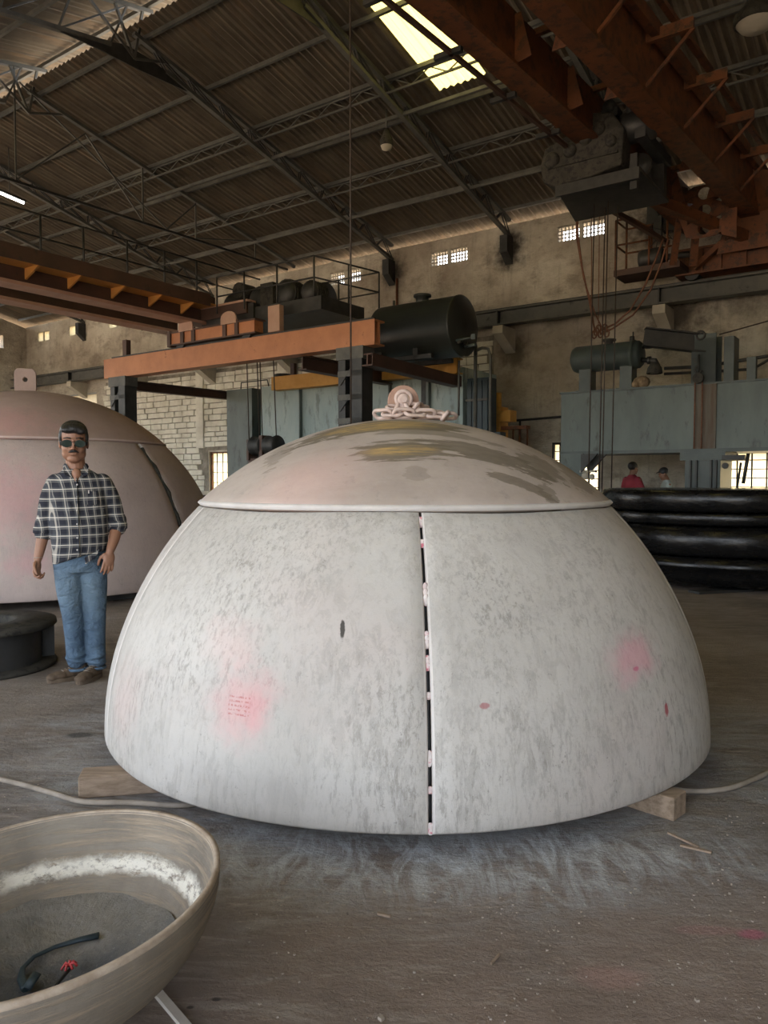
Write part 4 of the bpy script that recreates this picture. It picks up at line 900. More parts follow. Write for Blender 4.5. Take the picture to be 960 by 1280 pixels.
# ================================================================== DOMES (world coordinates)
def sph(R, az, el, c, rr=0.0):
    return (c[0] + (R + rr) * math.cos(el) * math.sin(az), c[1] - (R + rr) * math.cos(el) * math.cos(az), c[2] + (R + rr) * math.sin(el))
def petal(c, R, a0, a1, e0, e1, th, ch=.010, jag=0):
    na, ne = max(6, int((a1 - a0) / .05)), 22; mb = MB()
    azs = [a0, a0 + ch / R] + [a0 + ch / R + (a1 - a0 - 2 * ch / R) * i / na for i in range(1, na)] + [a1 - ch / R, a1]
    els = [e0, e0 + ch / R] + [e0 + (e1 - e0) * i / ne for i in range(1, ne)] + [e1 - ch / R, e1]
    A, B = len(azs), len(els); P = []
    rj = random.Random(int(a0 * 100))
    for j, e in enumerate(els):
        for i, a in enumerate(azs):
            edge = i in (0, A - 1) or j in (0, B - 1)
            aa = a
            if jag and i in (0, A - 1): aa += rj.uniform(-jag, jag) / R
            w = .0035 * math.sin(a * 7 + e * 3) + .003 * math.sin(e * 9 - a * 5)
            P.append(sph(R, aa, e, c, (-ch * .8 if edge else 0) + w))
    n = len(P)
    for e in els:
        for a in azs: P.append(sph(R - th, a, e, c))
    F = []; SM = []
    for j in range(B - 1):
        for i in range(A - 1):
            q = (j * A + i, j * A + i + 1, (j + 1) * A + i + 1, (j + 1) * A + i)
            F.append(q); F.append(tuple(n + k for k in reversed(q)))
    for i in range(A - 1):
        F.append((i + 1, i, n + i, n + i + 1)); k = (B - 1) * A; F.append((k + i, k + i + 1, n + k + i + 1, n + k + i))
    for j in range(B - 1):
        F.append((j * A, (j + 1) * A, n + (j + 1) * A, n + j * A)); k = A - 1; F.append(((j + 1) * A + k, j * A + k, n + j * A + k, n + (j + 1) * A + k))
    mb.add(P, F, True)
    return mb
def cap_shell(c, R, e0, th):
    pr = []; n = 20
    pr.append((0.0, R - th))
    for i in range(n + 1):
        e = PI / 2 - (PI / 2 - e0) * i / n; pr.append(((R - th) * math.cos(e), (R - th) * math.sin(e)))
    out = [(R * math.cos(PI / 2 - (PI / 2 - e0) * i / n), R * math.sin(PI / 2 - (PI / 2 - e0) * i / n)) for i in range(n, -1, -1)]
    lip = [((R - th) * math.cos(e0) , (R - th) * math.sin(e0)), ((R - .006) * math.cos(e0 - .004), (R - .006) * math.sin(e0 - .004))]
    prof = [(max(r, 1e-4), z) for r, z in (pr + lip[1:] + out)]
    return MB().lathe(prof, c, 120)
def dome(name, lab, c, R, seams, gaps, el, pm_, cm_, th, capo=.012):
    d = thing(name, lab, 'dome', (c[0], c[1], c[2]), room=False)
    for i in range(len(seams)):
        a0 = math.radians(seams[i]) + gaps[i] / R; a1 = math.radians(seams[(i + 1) % len(seams)] + (360 if i == len(seams) - 1 else 0)) - gaps[(i + 1) % len(seams)] / R
        o = part('petal_plate', petal(c, R, a0, a1, 0.0, el - .006, th, jag=.0015 if gaps[i] > .008 else 0), pm_, d)
        o.data.materials.append(M['white_edge'])
        me = o.data
        for p in me.polygons:            # the chamfered weld edges are a lighter ground strip
            q = Vector(me.vertices[p.vertices[0]].co); m_ = p.center; az = math.atan2(m_.x, -m_.y) % (2 * PI); rr = m_.length
            if rr > R - th * .6:
                for s_ in (a0 % (2 * PI), a1 % (2 * PI)):
                    dd = abs((az - s_ + PI) % (2 * PI) - PI) * R
                    if dd < .0115 * 1.0: p.material_index = 1
    cr_ = part('crown_plate', cap_shell(c, R + capo, el, th), cm_, d)
    return d, cr_
C1 = (.11, 4.25, .10); R1 = 1.575; E1 = math.radians(46.2)
d1, crown1 = dome('steel_dome', 'large whitish primed steel dome head of welded plates standing on timber blocks in the centre', C1, R1, [2, 67, 143, 219, 296], [.0075, .004, .004, .004, .004], E1, M['dome'], M['crown'], .045, .016)
band = MB().lathe([(math.cos(E1 + s / R1) * (R1 + o), math.sin(E1 + s / R1) * (R1 + o)) for s, o in ((-.008, .0), (-.008, .017), (-.004, .020), (.010, .020), (.014, .016))], C1, 140)
part('weld_band', band, M['white_edge'], d1)
# tack plates and weld lumps bridging the open front seam
rnd = random.Random(11)
for el_, L, m_ in ((.80 - .03, .025, 'tack'), (.70, .018, 'tack'), (.555, .05, 'tack'), (.44, .035, 'tack'), (.385, .03, 'tack'), (.31, .012, 'tack'), (.17, .03, 'tack'), (.10, .012, 'tack'), (.012, .022, 'tack')):
    e = el_; az = math.radians(2) + rnd.uniform(-.002, .002)
    mb = MB()
    for k in range(3):
        mb.ell(sph(R1, az, e + (k - 1) * L * .3, C1, -.012), (.0115, .006, L * .42 + .004), 8, 6)
    part('tack_weld', mb, M['tack'], d1)
part('backing_strip', MB().tube([sph(R1, math.radians(2), e * .05, C1, -.052) for e in range(0, 17)], .012, 6), M['dark_steel'], d1)
def lug(par, c, z0, w, h, t_, mat, rot=0.0, round_=True, hole=.03):
    mb = MB(); n = 16; out = []
    r = w / 2
    if round_: out = [(-r, 0), (r, 0)] + [(r * math.cos(PI * i / n), h - r + r * math.sin(PI * i / n)) for i in range(n + 1)]
    else: out = [(-r, 0), (r, 0), (r, h - .04), (r - .04, h), (-r + .04, h), (-r, h - .04)]
    # ring of quads from the hole to the outline
    hz = h - r if round_ else h * .55; m = 28; P0 = []; P1 = []
    def hit(t):
        dx, dz = math.cos(t), math.sin(t); best = 9
        for i in range(len(out)):
            a, b_ = out[i], out[(i + 1) % len(out)]; ex, ez = b_[0] - a[0], b_[1] - a[1]; den = dx * ez - dz * ex
            if abs(den) < 1e-9: continue
            s_ = ((a[0]) * ez - (a[1] - hz) * ex) / den; q = ((a[0]) * dz - (a[1] - hz) * dx) / den
            if s_ > 0 and -1e-6 <= q <= 1 + 1e-6: best = min(best, s_)
        return dx * best, hz + dz * best
    for i in range(m):
        t = 2 * PI * (i + .5) / m; P0.append(hit(t)); P1.append((hole * math.cos(t), hz + hole * math.sin(t)))
    V_ = []
    for y in (-t_ / 2, t_ / 2):
        V_ += [(p[0], y, p[1]) for p in P0] + [(p[0], y, p[1]) for p in P1]
    F = []
    for i in range(m):
        j = (i + 1) % m
        F += [(i, j, m + j, m + i), (2 * m + j, 2 * m + i, 3 * m + i, 3 * m + j), (j, i, 2 * m + i, 2 * m + j), (m + i, m + j, 3 * m + j, 3 * m + i)]
    Rm = Matrix.Rotation(rot, 4, 'Z')
    mb.add([Vector((c[0], c[1], z0)) + Rm @ Vector(v) for v in V_], F)
    return part('lifting_lug', mb, mat, par, bevel=.004)
lug(d1, (C1[0] - .005, C1[1] - .02), 1.672, .172, .205, .035, M['lug'], 0.0)
C2 = (-4.6, 10.1, .10); R2 = 2.4; E2 = math.radians(46)
d2, crown2 = dome('steel_dome', 'second pinkish-brown steel dome head standing behind the man at left', C2, R2, [-3, 69, 141, 213, 285], [.006, .035, .006, .006, .006], E2, M['dome_pink'], M['crown_brown'], .05, .012)
part('weld_band', MB().lathe([(math.cos(E2 + s / R2) * (R2 + o), math.sin(E2 + s / R2) * (R2 + o)) for s, o in ((-.006, .0), (-.006, .016), (.012, .018), (.016, .012))], C2, 120), pm('pink_weld_band', (.55, .42, .39), (.62, .50, .46), 4, .7), d2)
lug(d2, (C2[0] - .08, C2[1]), 2.49, .26, .32, .08, M['crown_brown'], .3, False, .03)
part('seam_shade_tube', MB().tube([sph(R2, math.radians(69 + .4 * math.sin(e * 1.7)), e * .04, C2, -.018) for e in range(0, 20)], [.02 + .012 * math.sin(e * .9) ** 2 for e in range(20)], 8), M['grey_machine'], d2)  # dark tube filling the open seam, for its shade and grey smear
# timber and steel packing under the domes
def block(lab, c, d, rz, name='timber_block', mat=None, cat='block', group=None):
    return solo(name, MB().box((c[0], c[1], d[2] / 2), d, rz), mat or M['wood'], lab, cat, (c[0], c[1], 0), room=False, bevel=.006, group=group)
block('rough timber block under the left front rim of the dome', (-1.07, 3.33), (.50, .12, .095), .20)
block('rough timber block under the right front rim of the dome, end towards the camera', (1.01, 3.23), (.52, .115, .095), math.radians(135))
block('dark steel beam under the right rim of the pink dome', (-2.95, 8.9), (.6, .3, .09), .5, 'support_beam', M['dark_steel'], 'beam')
block('dark packing block under the far left rim of the pink dome', (-5.5, 8.1), (.4, .2, .09), .2, 'support_beam', M['dark_steel'], 'beam')

# chain and shackle on the crown
sk = thing('shackle', 'dusty bow shackle with its bolt through the dome lifting lug', 'shackle', (.105, 4.2, 1.7), room=False)
hz = 1.672 + .205 - .086
part('bolt', MB().lathe([(0, 4.135), (.030, 4.135), (.033, 4.14), (.033, 4.16), (.022, 4.165), (.022, 4.31), (0, 4.31)], (.105, 0, hz), 18, 'y'), M['chain'], sk)
part('bolt_head', MB().lathe([(0, 4.122), (.020, 4.122), (.020, 4.136)], (.105, 0, hz), 6, 'y', False), M['chain'], sk)
part('bow', MB().tube([(.105, 4.155, hz), (.125, 4.13, hz - .045), (.115, 4.13, hz - .08), (.06, 4.13, hz - .085), (.065, 4.14, hz - .05), (.085, 4.15, hz - .01)], .013, 8), M['chain'], sk)
part('bow_eye', MB().tube([(.105 + .040 * math.cos(q), 4.15, hz + .006 + .04 * math.sin(q)) for q in [j * PI / 7 for j in range(14)]], .012, 8, closed=True), M['chain'], sk)
ch_ = thing('chain', 'heavy dusty pink chain lying in loops around the lug on top of the dome', 'chain', (.1, 4.12, 1.69), room=False)
def link(c, yaw, roll, L=.062, wd=.026, r=.0105, pitch=0.0):
    pts = []
    for i in range(8): a = -PI / 2 + PI * i / 7; pts.append((L / 2 + wd * math.cos(a) * .9, wd * math.sin(a), 0))
    for i in range(8): a = PI / 2 + PI * i / 7; pts.append((-L / 2 + wd * math.cos(a) * .9, wd * math.sin(a), 0))
    Rm = Matrix.Rotation(yaw, 4, 'Z') @ Matrix.Rotation(pitch, 4, 'Y') @ Matrix.Rotation(roll, 4, 'X')
    return MB().tube([Vector(c) + Rm @ Vector(p) for p in pts], r, 7, closed=True)
path = [(-.005, -.10), (.045, -.13), (.105, -.15), (.165, -.14), (.22, -.12), (.275, -.11), (.33, -.10), (.34, -.03), (.29, -.02), (.235, -.05), (.18, -.08), (.20, -.01), (.13, -.10), (.07, -.09)]
for i, (x, y) in enumerate(path):
    nx, ny = path[min(i + 1, len(path) - 1)] if i < len(path) - 1 else (x + .05, y)
    yaw = math.atan2(ny - y, nx - x); zz = C1[2] + math.sqrt((R1 + .016) ** 2 - (x - .11 + 0) ** 2 - y * y)
    lift = .030 if i < 7 else (.035 if i < 10 else .062)
    part('chain_link', link((x, C1[1] + y, zz + lift), yaw, .5 if i % 2 else -.9), M['chain'], ch_)

# ================================================================== STACK OF BLACK DISHED HEADS
SC = (4.8, 10.72)
def head(z0, z1, r, lab, prof=None, tilt=(0, 0)):
    h = z1 - z0
    pr2 = prof or [(r - .30, z0 + .02), (r - .10, z0), (r - .03, z0 + .02), (r, z0 + h * .35), (r, z0 + h * .62), (r - .025, z0 + h * .85), (r - .09, z1 - .01), (r - .3, z1 + .0), (0.001, z1 + .0)]
    pr2 = [(.001, pr2[0][1] + .01)] + pr2
    o = solo('dished_head', MB().lathe(pr2, (SC[0], SC[1], 0), 96), M['black_head'], lab, 'vessel head', (SC[0], SC[1], z0), room=False, group=None)
    o.rotation_euler = (tilt[0], tilt[1], 0)
    return o
head(.96, 1.24, 1.70, 'topmost glossy black round head of the stack at right', [(1.60, .965), (1.67, .98), (1.69, 1.03), (1.70, 1.10), (1.695, 1.17), (1.67, 1.225), (1.60, 1.24), (.001, 1.24)], tilt=(.0, .001))
head(.80, .955, 1.66, 'thin dull black head, second from the top of the right stack', [(1.58, .80), (1.635, .81), (1.65, .83), (1.655, .93), (1.64, .95), (.001, .955)], tilt=(0, -.0012))
head(.42, .79, 1.73, 'deep bulging black head, third from the top of the right stack', [(1.60, .42), (1.68, .43), (1.71, .47), (1.73, .55), (1.73, .64), (1.71, .72), (1.67, .775), (1.60, .79), (.001, .79)])
head(.02, .41, 1.76, 'lowest black head of the right stack with a glossy upper band', [(1.40, .04), (1.56, .05), (1.66, .10), (1.70, .18), (1.71, .275), (1.735, .285), (1.74, .30), (1.705, .40), (1.68, .41), (.001, .41)])
block('dark timber packer on the floor under the right stack', (4.1, 9.3), (.8, .2, .03), .3, 'timber_packer', M['dark_steel'], 'block')

# ================================================================== FOREGROUND BOWL
bw = thing('dished_head', 'rusty grey open steel bowl full of grit lying in the left foreground', 'vessel head', (-.87, 1.92, 0), room=False)
RB, HB = .465, .315
def bprof(r, h, n, z0=0.0):
    out = []
    for i in range(n + 1):
        a = PI / 2 * i / n; out.append((max(r * math.sin(a) ** .86, 1e-4), z0 + h * (1 - abs(math.cos(a)) ** 1.05)))
    return out
outer = bprof(RB, HB, 26); inner = bprof(RB - .016, HB - .018, 26, .018)
bmb = MB().lathe(outer + [(RB - .002, HB + .003), (RB - .012, HB + .003)] + inner[::-1], (-.87, 1.92, 0), 96)
tB = NT('rusty_grey_bowl_steel')
cB = tB.ramp(tB.noise(4, 8, .65), [(.35, (.16, .135, .108)), (.65, (.27, .235, .19))])
stk = tB.ramp(tB.noise(3.0, 8, .75, tB.mapping((1, 1, 16))), [(.48, 0.0), (.62, 1.0)])
cB = tB.mix(tB.math('MULTIPLY', stk, .7), cB, (.40, .31, .22))
sep = tB.n('SeparateXYZ'); tB.set(sep.inputs[0], tB.co)
rr = tB.math('SQRT', tB.math('ADD', tB.math('MULTIPLY', sep.outputs[0], sep.outputs[0]), tB.math('MULTIPLY', sep.outputs[1], sep.outputs[1])))
def ring(lo, hi, s=.02, wob=.03):
    q = tB.math('ADD', rr, tB.math('MULTIPLY', tB.math('SUBTRACT', tB.noise(7, 6, .75), .5), wob * 4))
    a = tB.n('MapRange'); tB.set(a.inputs[0], q); a.inputs[1].default_value = lo - s; a.inputs[2].default_value = lo + s
    b_ = tB.n('MapRange'); tB.set(b_.inputs[0], q); b_.inputs[1].default_value = hi - s; b_.inputs[2].default_value = hi + s; b_.inputs[3].default_value = 1; b_.inputs[4].default_value = 0
    return tB.math('MULTIPLY', a.outputs[0], b_.outputs[0])
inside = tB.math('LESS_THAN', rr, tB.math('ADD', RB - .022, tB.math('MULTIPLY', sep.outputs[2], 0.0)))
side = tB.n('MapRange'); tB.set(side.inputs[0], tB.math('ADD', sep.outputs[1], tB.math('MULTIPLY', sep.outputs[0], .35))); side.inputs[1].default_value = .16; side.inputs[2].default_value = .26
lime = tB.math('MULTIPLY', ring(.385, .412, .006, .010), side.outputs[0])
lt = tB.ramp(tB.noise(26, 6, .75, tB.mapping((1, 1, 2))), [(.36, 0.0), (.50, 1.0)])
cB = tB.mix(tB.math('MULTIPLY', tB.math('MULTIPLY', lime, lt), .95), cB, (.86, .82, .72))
tB.bump(tB.math('ADD', tB.noise(18, 8, .75, tB.mapping((1, 1, 4))), tB.math('MULTIPLY', stk, .5)), .5, .01)
part('shell', bmb, tB.done(cB, .75), bw)
part('worn_rim', MB().lathe([(RB + .0005, HB - .008), (RB + .001, HB + .004), (RB - .013, HB + .005), (RB - .017, HB - .004)], (-.87, 1.92, 0), 96), pm('worn_brown_rim', (.30, .23, .17), (.46, .38, .30), 14, .7, bump=.5), bw)
# slag dust lying in the bottom: an uneven disc
gb_ = MB(); N_, Mr = 64, 26; P = []; F = []
def inner_z(r):
    s_ = (min(r / (RB - .016), .999)) ** (1 / .86); return .018 + (HB - .018) * (1 - abs(math.cos(math.asin(s_))) ** 1.05)
for i in range(Mr + 1):
    r = .34 * i / Mr
    for k_ in range(N_):
        a = 2 * PI * k_ / N_; x, y = r * math.cos(a), r * math.sin(a)
        hgt = .070 + .014 * noise.noise(Vector((x * 9, y * 9, 1))) + .005 * noise.noise(Vector((x * 34, y * 34, 5))) + .05 * (r / .34) ** 2
        P.append((-.87 + x, 1.92 + y, hgt))
for i in range(Mr):
    for k_ in range(N_):
        F.append((i * N_ + k_, i * N_ + (k_ + 1) % N_, (i + 1) * N_ + (k_ + 1) % N_, (i + 1) * N_ + k_))
gb_.add(P, F, True)
tG = NT('blue_grey_slag_dust')
cG = tG.ramp(tG.noise(5, 9, .7), [(.35, (.16, .155, .145)), (.62, (.29, .27, .24))])
cG = tG.mix(tG.math('MULTIPLY', tG.blob((.04, -.05, .1), (.30, .20, .3), .7, .6, 8), .8), cG, (.10, .108, .125))
cG = tG.mix(tG.ramp(tG.noise(60, 5, .75), [(.60, 0.0), (.68, .6)]), cG, (.36, .35, .33))
tG.bump(tG.math('ADD', tG.noise(22, 8, .75), tG.math('MULTIPLY', tG.noise(90, 4, .7), .4)), .8, .02)
part('slag_dust', gb_, tG.done(cG, .95), bw, 'blue-grey grit covering the bottom', kind='stuff')
bw.rotation_euler = (math.radians(0.5), math.radians(-4.0), 0)
def bp(x, y, dz=.0):                    # a point on the grit, bowl coordinates to world
    r = math.hypot(x, y); h = .074 + .05 * (r / .34) ** 2 if r < .33 else inner_z(r)
    q = Matrix.Rotation(math.radians(-4.0), 4, 'Y') @ Vector((x, y, h + dz)); return Vector((-.87, 1.92, 0)) + q
stp = thing('rubber_strap', 'dark curved strap lying in the grit of the bowl', 'strap', (-.9, 1.9, .12), room=False)
sp = [(.09, .15), (.04, .142), (-.02, .120), (-.06, .085), (-.07, .04), (-.055, .0), (-.03, -.03), (-.02, -.045)]
part('strap', MB().tube([bp(x, y, .012) for x, y in sp], [.012, .010, .008, .008, .008, .010, .013, .012], 8, flat=.6), M['navy'], stp)
part('strap_end', MB().tube([bp(-.02, -.045, .012), bp(-.008, -.01, .03)], .014, 8, flat=.5), M['navy'], stp)
twg = thing('red_tipped_wire', 'short black wire with a frayed red tip lying in the bowl', 'wire', (-.85, 1.85, .12), room=False)
part('wire', MB().tube([bp(.02, -.07, .01), bp(.05, -.06, .012), bp(.075, -.005, .03)], .004, 6), M['dark_steel'], twg)
rm_ = pm('red_plastic', (.55, .04, .06), (.65, .12, .12), 20, .6)
for q in range(7):
    a = q * .9; part('red_thread', MB().tube([bp(.072, 0, .035), bp(.072 + .012 * math.cos(a), .010 * math.sin(a), .042), bp(.072 + .020 * math.cos(a), .016 * math.sin(a), .032)], .0035, 5), rm_, twg)
solo('torn_rag', MB().tube([bp(.30, .00, .01), bp(.335, .03, .03), bp(.36, .05, .035), bp(.385, .06, .02)], [.006, .02, .024, .008], 8, flat=.35), M['navy'], 'small dark rag scrap at the right inner side of the bowl', 'rag', tuple(bp(.33, .03, .0)), room=False)
fb = MB().beam((-.66, 2.05, .006), (-.36, 1.70, .006), .022, .012)
solo('flat_bar', fb, pm('pale_bar', (.5, .46, .42), (.66, .62, .58), 8, .7), 'pale narrow flat bar on the floor sticking out from under the bowl', 'bar', (-.5, 1.86, 0), room=False)

# ================================================================== SPOOL, CABLES, FLOOR LITTER
sp_ = thing('flanged_spool', 'short black flanged steel spool standing on the floor at the left edge', 'spool', (-2.93, 5.55, 0), room=False)
c_ = (-2.93, 5.55, 0)
part('bottom_flange', MB().lathe([(.1, 0), (.50, 0), (.51, .015), (.50, .035), (.1, .035)], c_, 48), M['grey_machine'], sp_)
part('drum', MB().lathe([(.40, .03), (.40, .30)], c_, 48), M['dark_steel'], sp_)
part('top_flange', MB().lathe([(.22, .25), (.50, .29), (.51, .30), (.505, .33), (.38, .335), (.36, .345), (.24, .345), (.22, .335), (.22, .25)], c_, 48), M['grey_machine'], sp_)
for q in range(4):
    a = q * PI / 2 + .5; part('gusset', MB().beam((c_[0] + .40 * math.cos(a), c_[1] + .40 * math.sin(a), .16), (c_[0] + .49 * math.cos(a), c_[1] + .49 * math.sin(a), .16), .02, .26), M['dark_steel'], sp_)
def floor_tube(pts, r): return MB().tube(pts, r, 8)
def smooth_path(pts, n=6):
    out = []; P_ = [Vector(p) for p in pts]
    for i in range(len(P_) - 1):
        p0, p1, p2, p3 = P_[max(i - 1, 0)], P_[i], P_[i + 1], P_[min(i + 2, len(P_) - 1)]
        for k_ in range(n):
            t_ = k_ / n
            out.append(.5 * ((2 * p1) + (p2 - p0) * t_ + (2 * p0 - 5 * p1 + 4 * p2 - p3) * t_ ** 2 + (3 * p1 - p0 - 3 * p2 + p3) * t_ ** 3))
    return out + [P_[-1]]
solo('floor_cable', floor_tube(smooth_path([(-2.3, 3.62, .013), (-1.73, 3.41, .013), (-1.45, 3.27, .013), (-1.26, 3.17, .013), (-1.05, 3.16, .013), (-.8, 3.14, .013), (-.6, 3.3, .013)]), .012), M['cable'], 'dusty cable on the floor at left running behind the bowl', 'cable', (-1.3, 3.2, 0), room=False)
solo('floor_cable', floor_tube(smooth_path([(.95, 3.55, .013), (1.15, 3.38, .013), (1.31, 3.285, .013), (1.48, 3.30, .013), (1.62, 3.38, .013), (1.78, 3.50, .013), (2.1, 3.75, .013)]), .012), M['cable'], 'dusty cable on the floor right of the dome beside the timber block', 'cable', (1.4, 3.3, 0), room=False)
rnd = random.Random(21); lit = MB()
for i in range(900):
    D = rnd.uniform(1.75, 3.4); x = rnd.uniform(-.55, .55) * D
    if (x - C1[0]) ** 2 + (D - C1[1]) ** 2 < 1.75 ** 2 or (x + .87) ** 2 + (D - 1.92) ** 2 < .3: continue
    s_ = rnd.uniform(.0012, .0042) * (1.6 if rnd.random() < .03 else .8)
    lit.box((x, D, s_ * .6), (s_ * 2, s_ * rnd.uniform(1, 2), s_ * 1.3), rnd.uniform(0, 3))
solo('floor_grit', lit, pm('grit', (.22, .18, .15), (.40, .35, .30), 9, .9), 'scattered small grit and chips on the shop floor', 'grit', (0, 2.2, 0), room=False, kind='stuff')
for lab, p, q, w in (('pale wood splinter right of the dome on the floor', (1.10, 2.80), (1.19, 2.74), .012), ('thin dark splinter crossing the pale one right of the dome', (1.09, 2.90), (1.16, 2.78), .006), ('small rusty nail lying in the middle foreground', (.30, 2.10), (.33, 2.14), .005), ('tiny stick on the floor below the dome seam', (-.02, 2.35), (.02, 2.33), .006)):
    solo('splinter', MB().beam((*p, .006), (*q, .008), w, .007), M['wood'], lab, 'splinter', (*p, 0), room=False)
for x, y, s_ in ((-1.26, 2.93, .016),): solo('pebble', MB().ell((x, y, s_ * .6), (s_, s_ * .7, s_ * .7), 8, 6), M['concrete'], 'pale pebble on the floor above the bowl at left', 'pebble', (x, y, 0), room=False)

bx_ = solo('floor_machine', MB().box((-2.88, 12.0, .56), (.42, .4, 1.12), .2).tube([(-3.0, 11.8, 1.1), (-3.02, 11.8, 1.24), (-2.92, 11.8, 1.28)], .025, 6), M['dark_steel'], 'small black machine box peeping out between the two domes', 'machine', (-2.88, 12.0, 0), room=False)
# ================================================================== PEOPLE
def limb(mb, pts, rs, n=14, flat=1.0):
    P = smooth_path(pts, 5); k = len(P); R_s = []
    for i in range(k):
        t_ = i / (k - 1) * (len(rs) - 1); a = min(int(t_), len(rs) - 2); R_s.append(rs[a] + (rs[a + 1] - rs[a]) * (t_ - a))
    mb.tube(P, R_s, n, flat=flat); mb.ell(P[0], (R_s[0],) * 3, 10, 8); mb.ell(P[-1], (R_s[-1],) * 3, 10, 8)
def loft(mb, secs, n=28, pw=2.3, fold=0.0, zfun=None):
    """stacked super-ellipse sections: (z, cx, cy, rx, ry)"""
    P = []; F = []
    for j, (z, cx, cy_, rx, ry) in enumerate(secs):
        for i in range(n):
            a = 2 * PI * i / n; c, s = math.cos(a), math.sin(a)
            x = abs(c) ** (2 / pw) * (1 if c >= 0 else -1); y = abs(s) ** (2 / pw) * (1 if s >= 0 else -1)
            w = 1 + fold * (math.sin(a * 5 + z * 9) * .5 + math.sin(a * 9 - z * 23) * .5)
            zz = z + (zfun(a, j) if zfun else 0)
            P.append((cx + rx * x * w, cy_ + ry * y * w, zz))
    m = len(secs)
    for j in range(m - 1):
        for i in range(n): F.append((j * n + i, j * n + (i + 1) % n, (j + 1) * n + (i + 1) % n, (j + 1) * n + i))
    F.append(tuple(reversed(range(n)))); F.append(tuple((m - 1) * n + i for i in range(n)))
    return mb.add(P, F, True)
def hand(mb, wrist, dirv, palm_n, side, curl, s=1.0):
    """palm, five fingers of unequal length and a thumb leaving the side of the palm; side = thumb direction"""
    w = Vector(wrist); d = Vector(dirv).normalized(); nrm = Vector(palm_n); nrm = (nrm - d * nrm.dot(d)).normalized(); sd = d.cross(nrm).normalized()
    if sd.dot(Vector(side)) < 0: sd = -sd
    pl_ = .085 * s; rot = Matrix((sd, nrm, d)).transposed()
    mb.ell(w + d * pl_ * .55, (.039 * s, .017 * s, pl_ * .62), 14, 10, rot)
    mb.ell(w + d * .012 * s, (.026 * s, .020 * s, .03 * s), 12, 8, rot)
    for k_, (o, L) in enumerate(((.029, .070), (.010, .078), (-.010, .073), (-.028, .058))):
        p = w + d * (pl_ * .95 - abs(k_ - 1.2) * .004) * 1.0 + sd * (o * s); pts = [p]; r0 = .0088 * s; a = curl * .35; q = p
        for sg in (.45, .31, .24):
            dd = (d * math.cos(a) + nrm * math.sin(a) + sd * (.05 * (1 - k_))).normalized(); q = q + dd * (L * s * sg); pts.append(q); a += curl * (.75 + .1 * k_)
        mb.tube(pts, [r0 * 1.08, r0, r0 * .92, r0 * .78], 8); [mb.ell(pp, (r0,) * 3, 8, 6) for pp in pts[:-1]]; mb.ell(pts[-1], (r0 * .8,) * 3, 8, 6)
    p0 = w + d * .022 * s + sd * .026 * s; p1 = p0 + (d * .6 + sd * .55 + nrm * .35).normalized() * .036 * s; p2 = p1 + (d * .85 + sd * .1 + nrm * .45).normalized() * .030 * s; p3 = p2 + (d * .9 - sd * .1 + nrm * .5).normalized() * .022 * s
    mb.tube([p0, p1, p2, p3], [.014 * s, .011 * s, .0098 * s, .008 * s], 8); mb.ell(p1, (.0115 * s,) * 3, 8, 6); mb.ell(p3, (.008 * s,) * 3, 8, 6)
    return sd
def headmb(mb, c, s=1.0, pitch=0.0):
    """face towards -y; c is the middle of the head at ear height"""
    Rm = Matrix.Rotation(pitch, 3, 'X'); c = Vector(c)
    def E_(o, r, n=16, m=12): mb.ell(c + Rm @ (Vector(o) * s), tuple(q * s for q in r), n, m, Rm)
    E_((0, .012, .045), (.076, .094, .085), 22, 16)     # skull
    E_((0, -.016, -.028), (.070, .072, .080), 20, 14)   # face and jaw
    E_((0, -.046, -.088), (.040, .036, .026))           # chin
    E_((.034, -.012, -.060), (.036, .052, .040)); E_((-.034, -.012, -.060), (.036, .052, .040))   # jaw corners
    E_((.032, -.054, -.026), (.030, .026, .030)); E_((-.032, -.054, -.026), (.030, .026, .030))   # cheeks
    E_((0, -.074, .028), (.052, .016, .012))            # brow
    E_((0, -.088, -.004), (.0095, .015, .030)); E_((0, -.099, -.022), (.012, .013, .010))        # nose
    E_((.012, -.090, -.026), (.009, .010, .007)); E_((-.012, -.090, -.026), (.009, .010, .007))  # nostrils
    E_((0, -.082, -.052), (.023, .009, .0055)); E_((0, -.080, -.062), (.020, .009, .0065))       # lips
    E_((.078, .012, -.004), (.009, .018, .030)); E_((-.078, .012, -.004), (.009, .018, .030))    # ears
    return Rm
tP = NT('plaid_shirt_cloth'); sp3 = tP.n('SeparateXYZ'); tP.set(sp3.inputs[0], tP.mapping(rot=(0, .03, .0)))
def stripes(t, x, per, off, w):
    f = t.math('FRACT', t.math('ADD', t.math('DIVIDE', x, per), off)); d = t.math('ABSOLUTE', t.math('SUBTRACT', f, .5))
    a = t.n('MapRange', interpolation_type='SMOOTHSTEP'); t.set(a.inputs[0], d); a.inputs[1].default_value = w * .7; a.inputs[2].default_value = w * 1.3; a.inputs[3].default_value = 1; a.inputs[4].default_value = 0
    return a.outputs[0]
hx_ = tP.math('ADD', sp3.outputs[0], tP.math('MULTIPLY', sp3.outputs[1], .55)); vz_ = tP.math('ADD', sp3.outputs[2], tP.math('MULTIPLY', tP.math('SUBTRACT', tP.noise(3, 2, .5), .5), .02))
hx_ = tP.math('ADD', hx_, tP.math('MULTIPLY', tP.math('SUBTRACT', tP.noise(4, 2, .5, tP.mapping(loc=(3, 3, 3))), .5), .02))
wide = tP.math('MULTIPLY', tP.math('ADD', stripes(tP, hx_, .058, .5, .22), stripes(tP, vz_, .062, .5, .22)), .5)
cP = tP.mix(wide, (.016, .018, .030), (.085, .092, .105))
ln = tP.math('MULTIPLY', stripes(tP, hx_, .058, .5, .050), .42); cP = tP.mix(ln, cP, (.78, .72, .62))
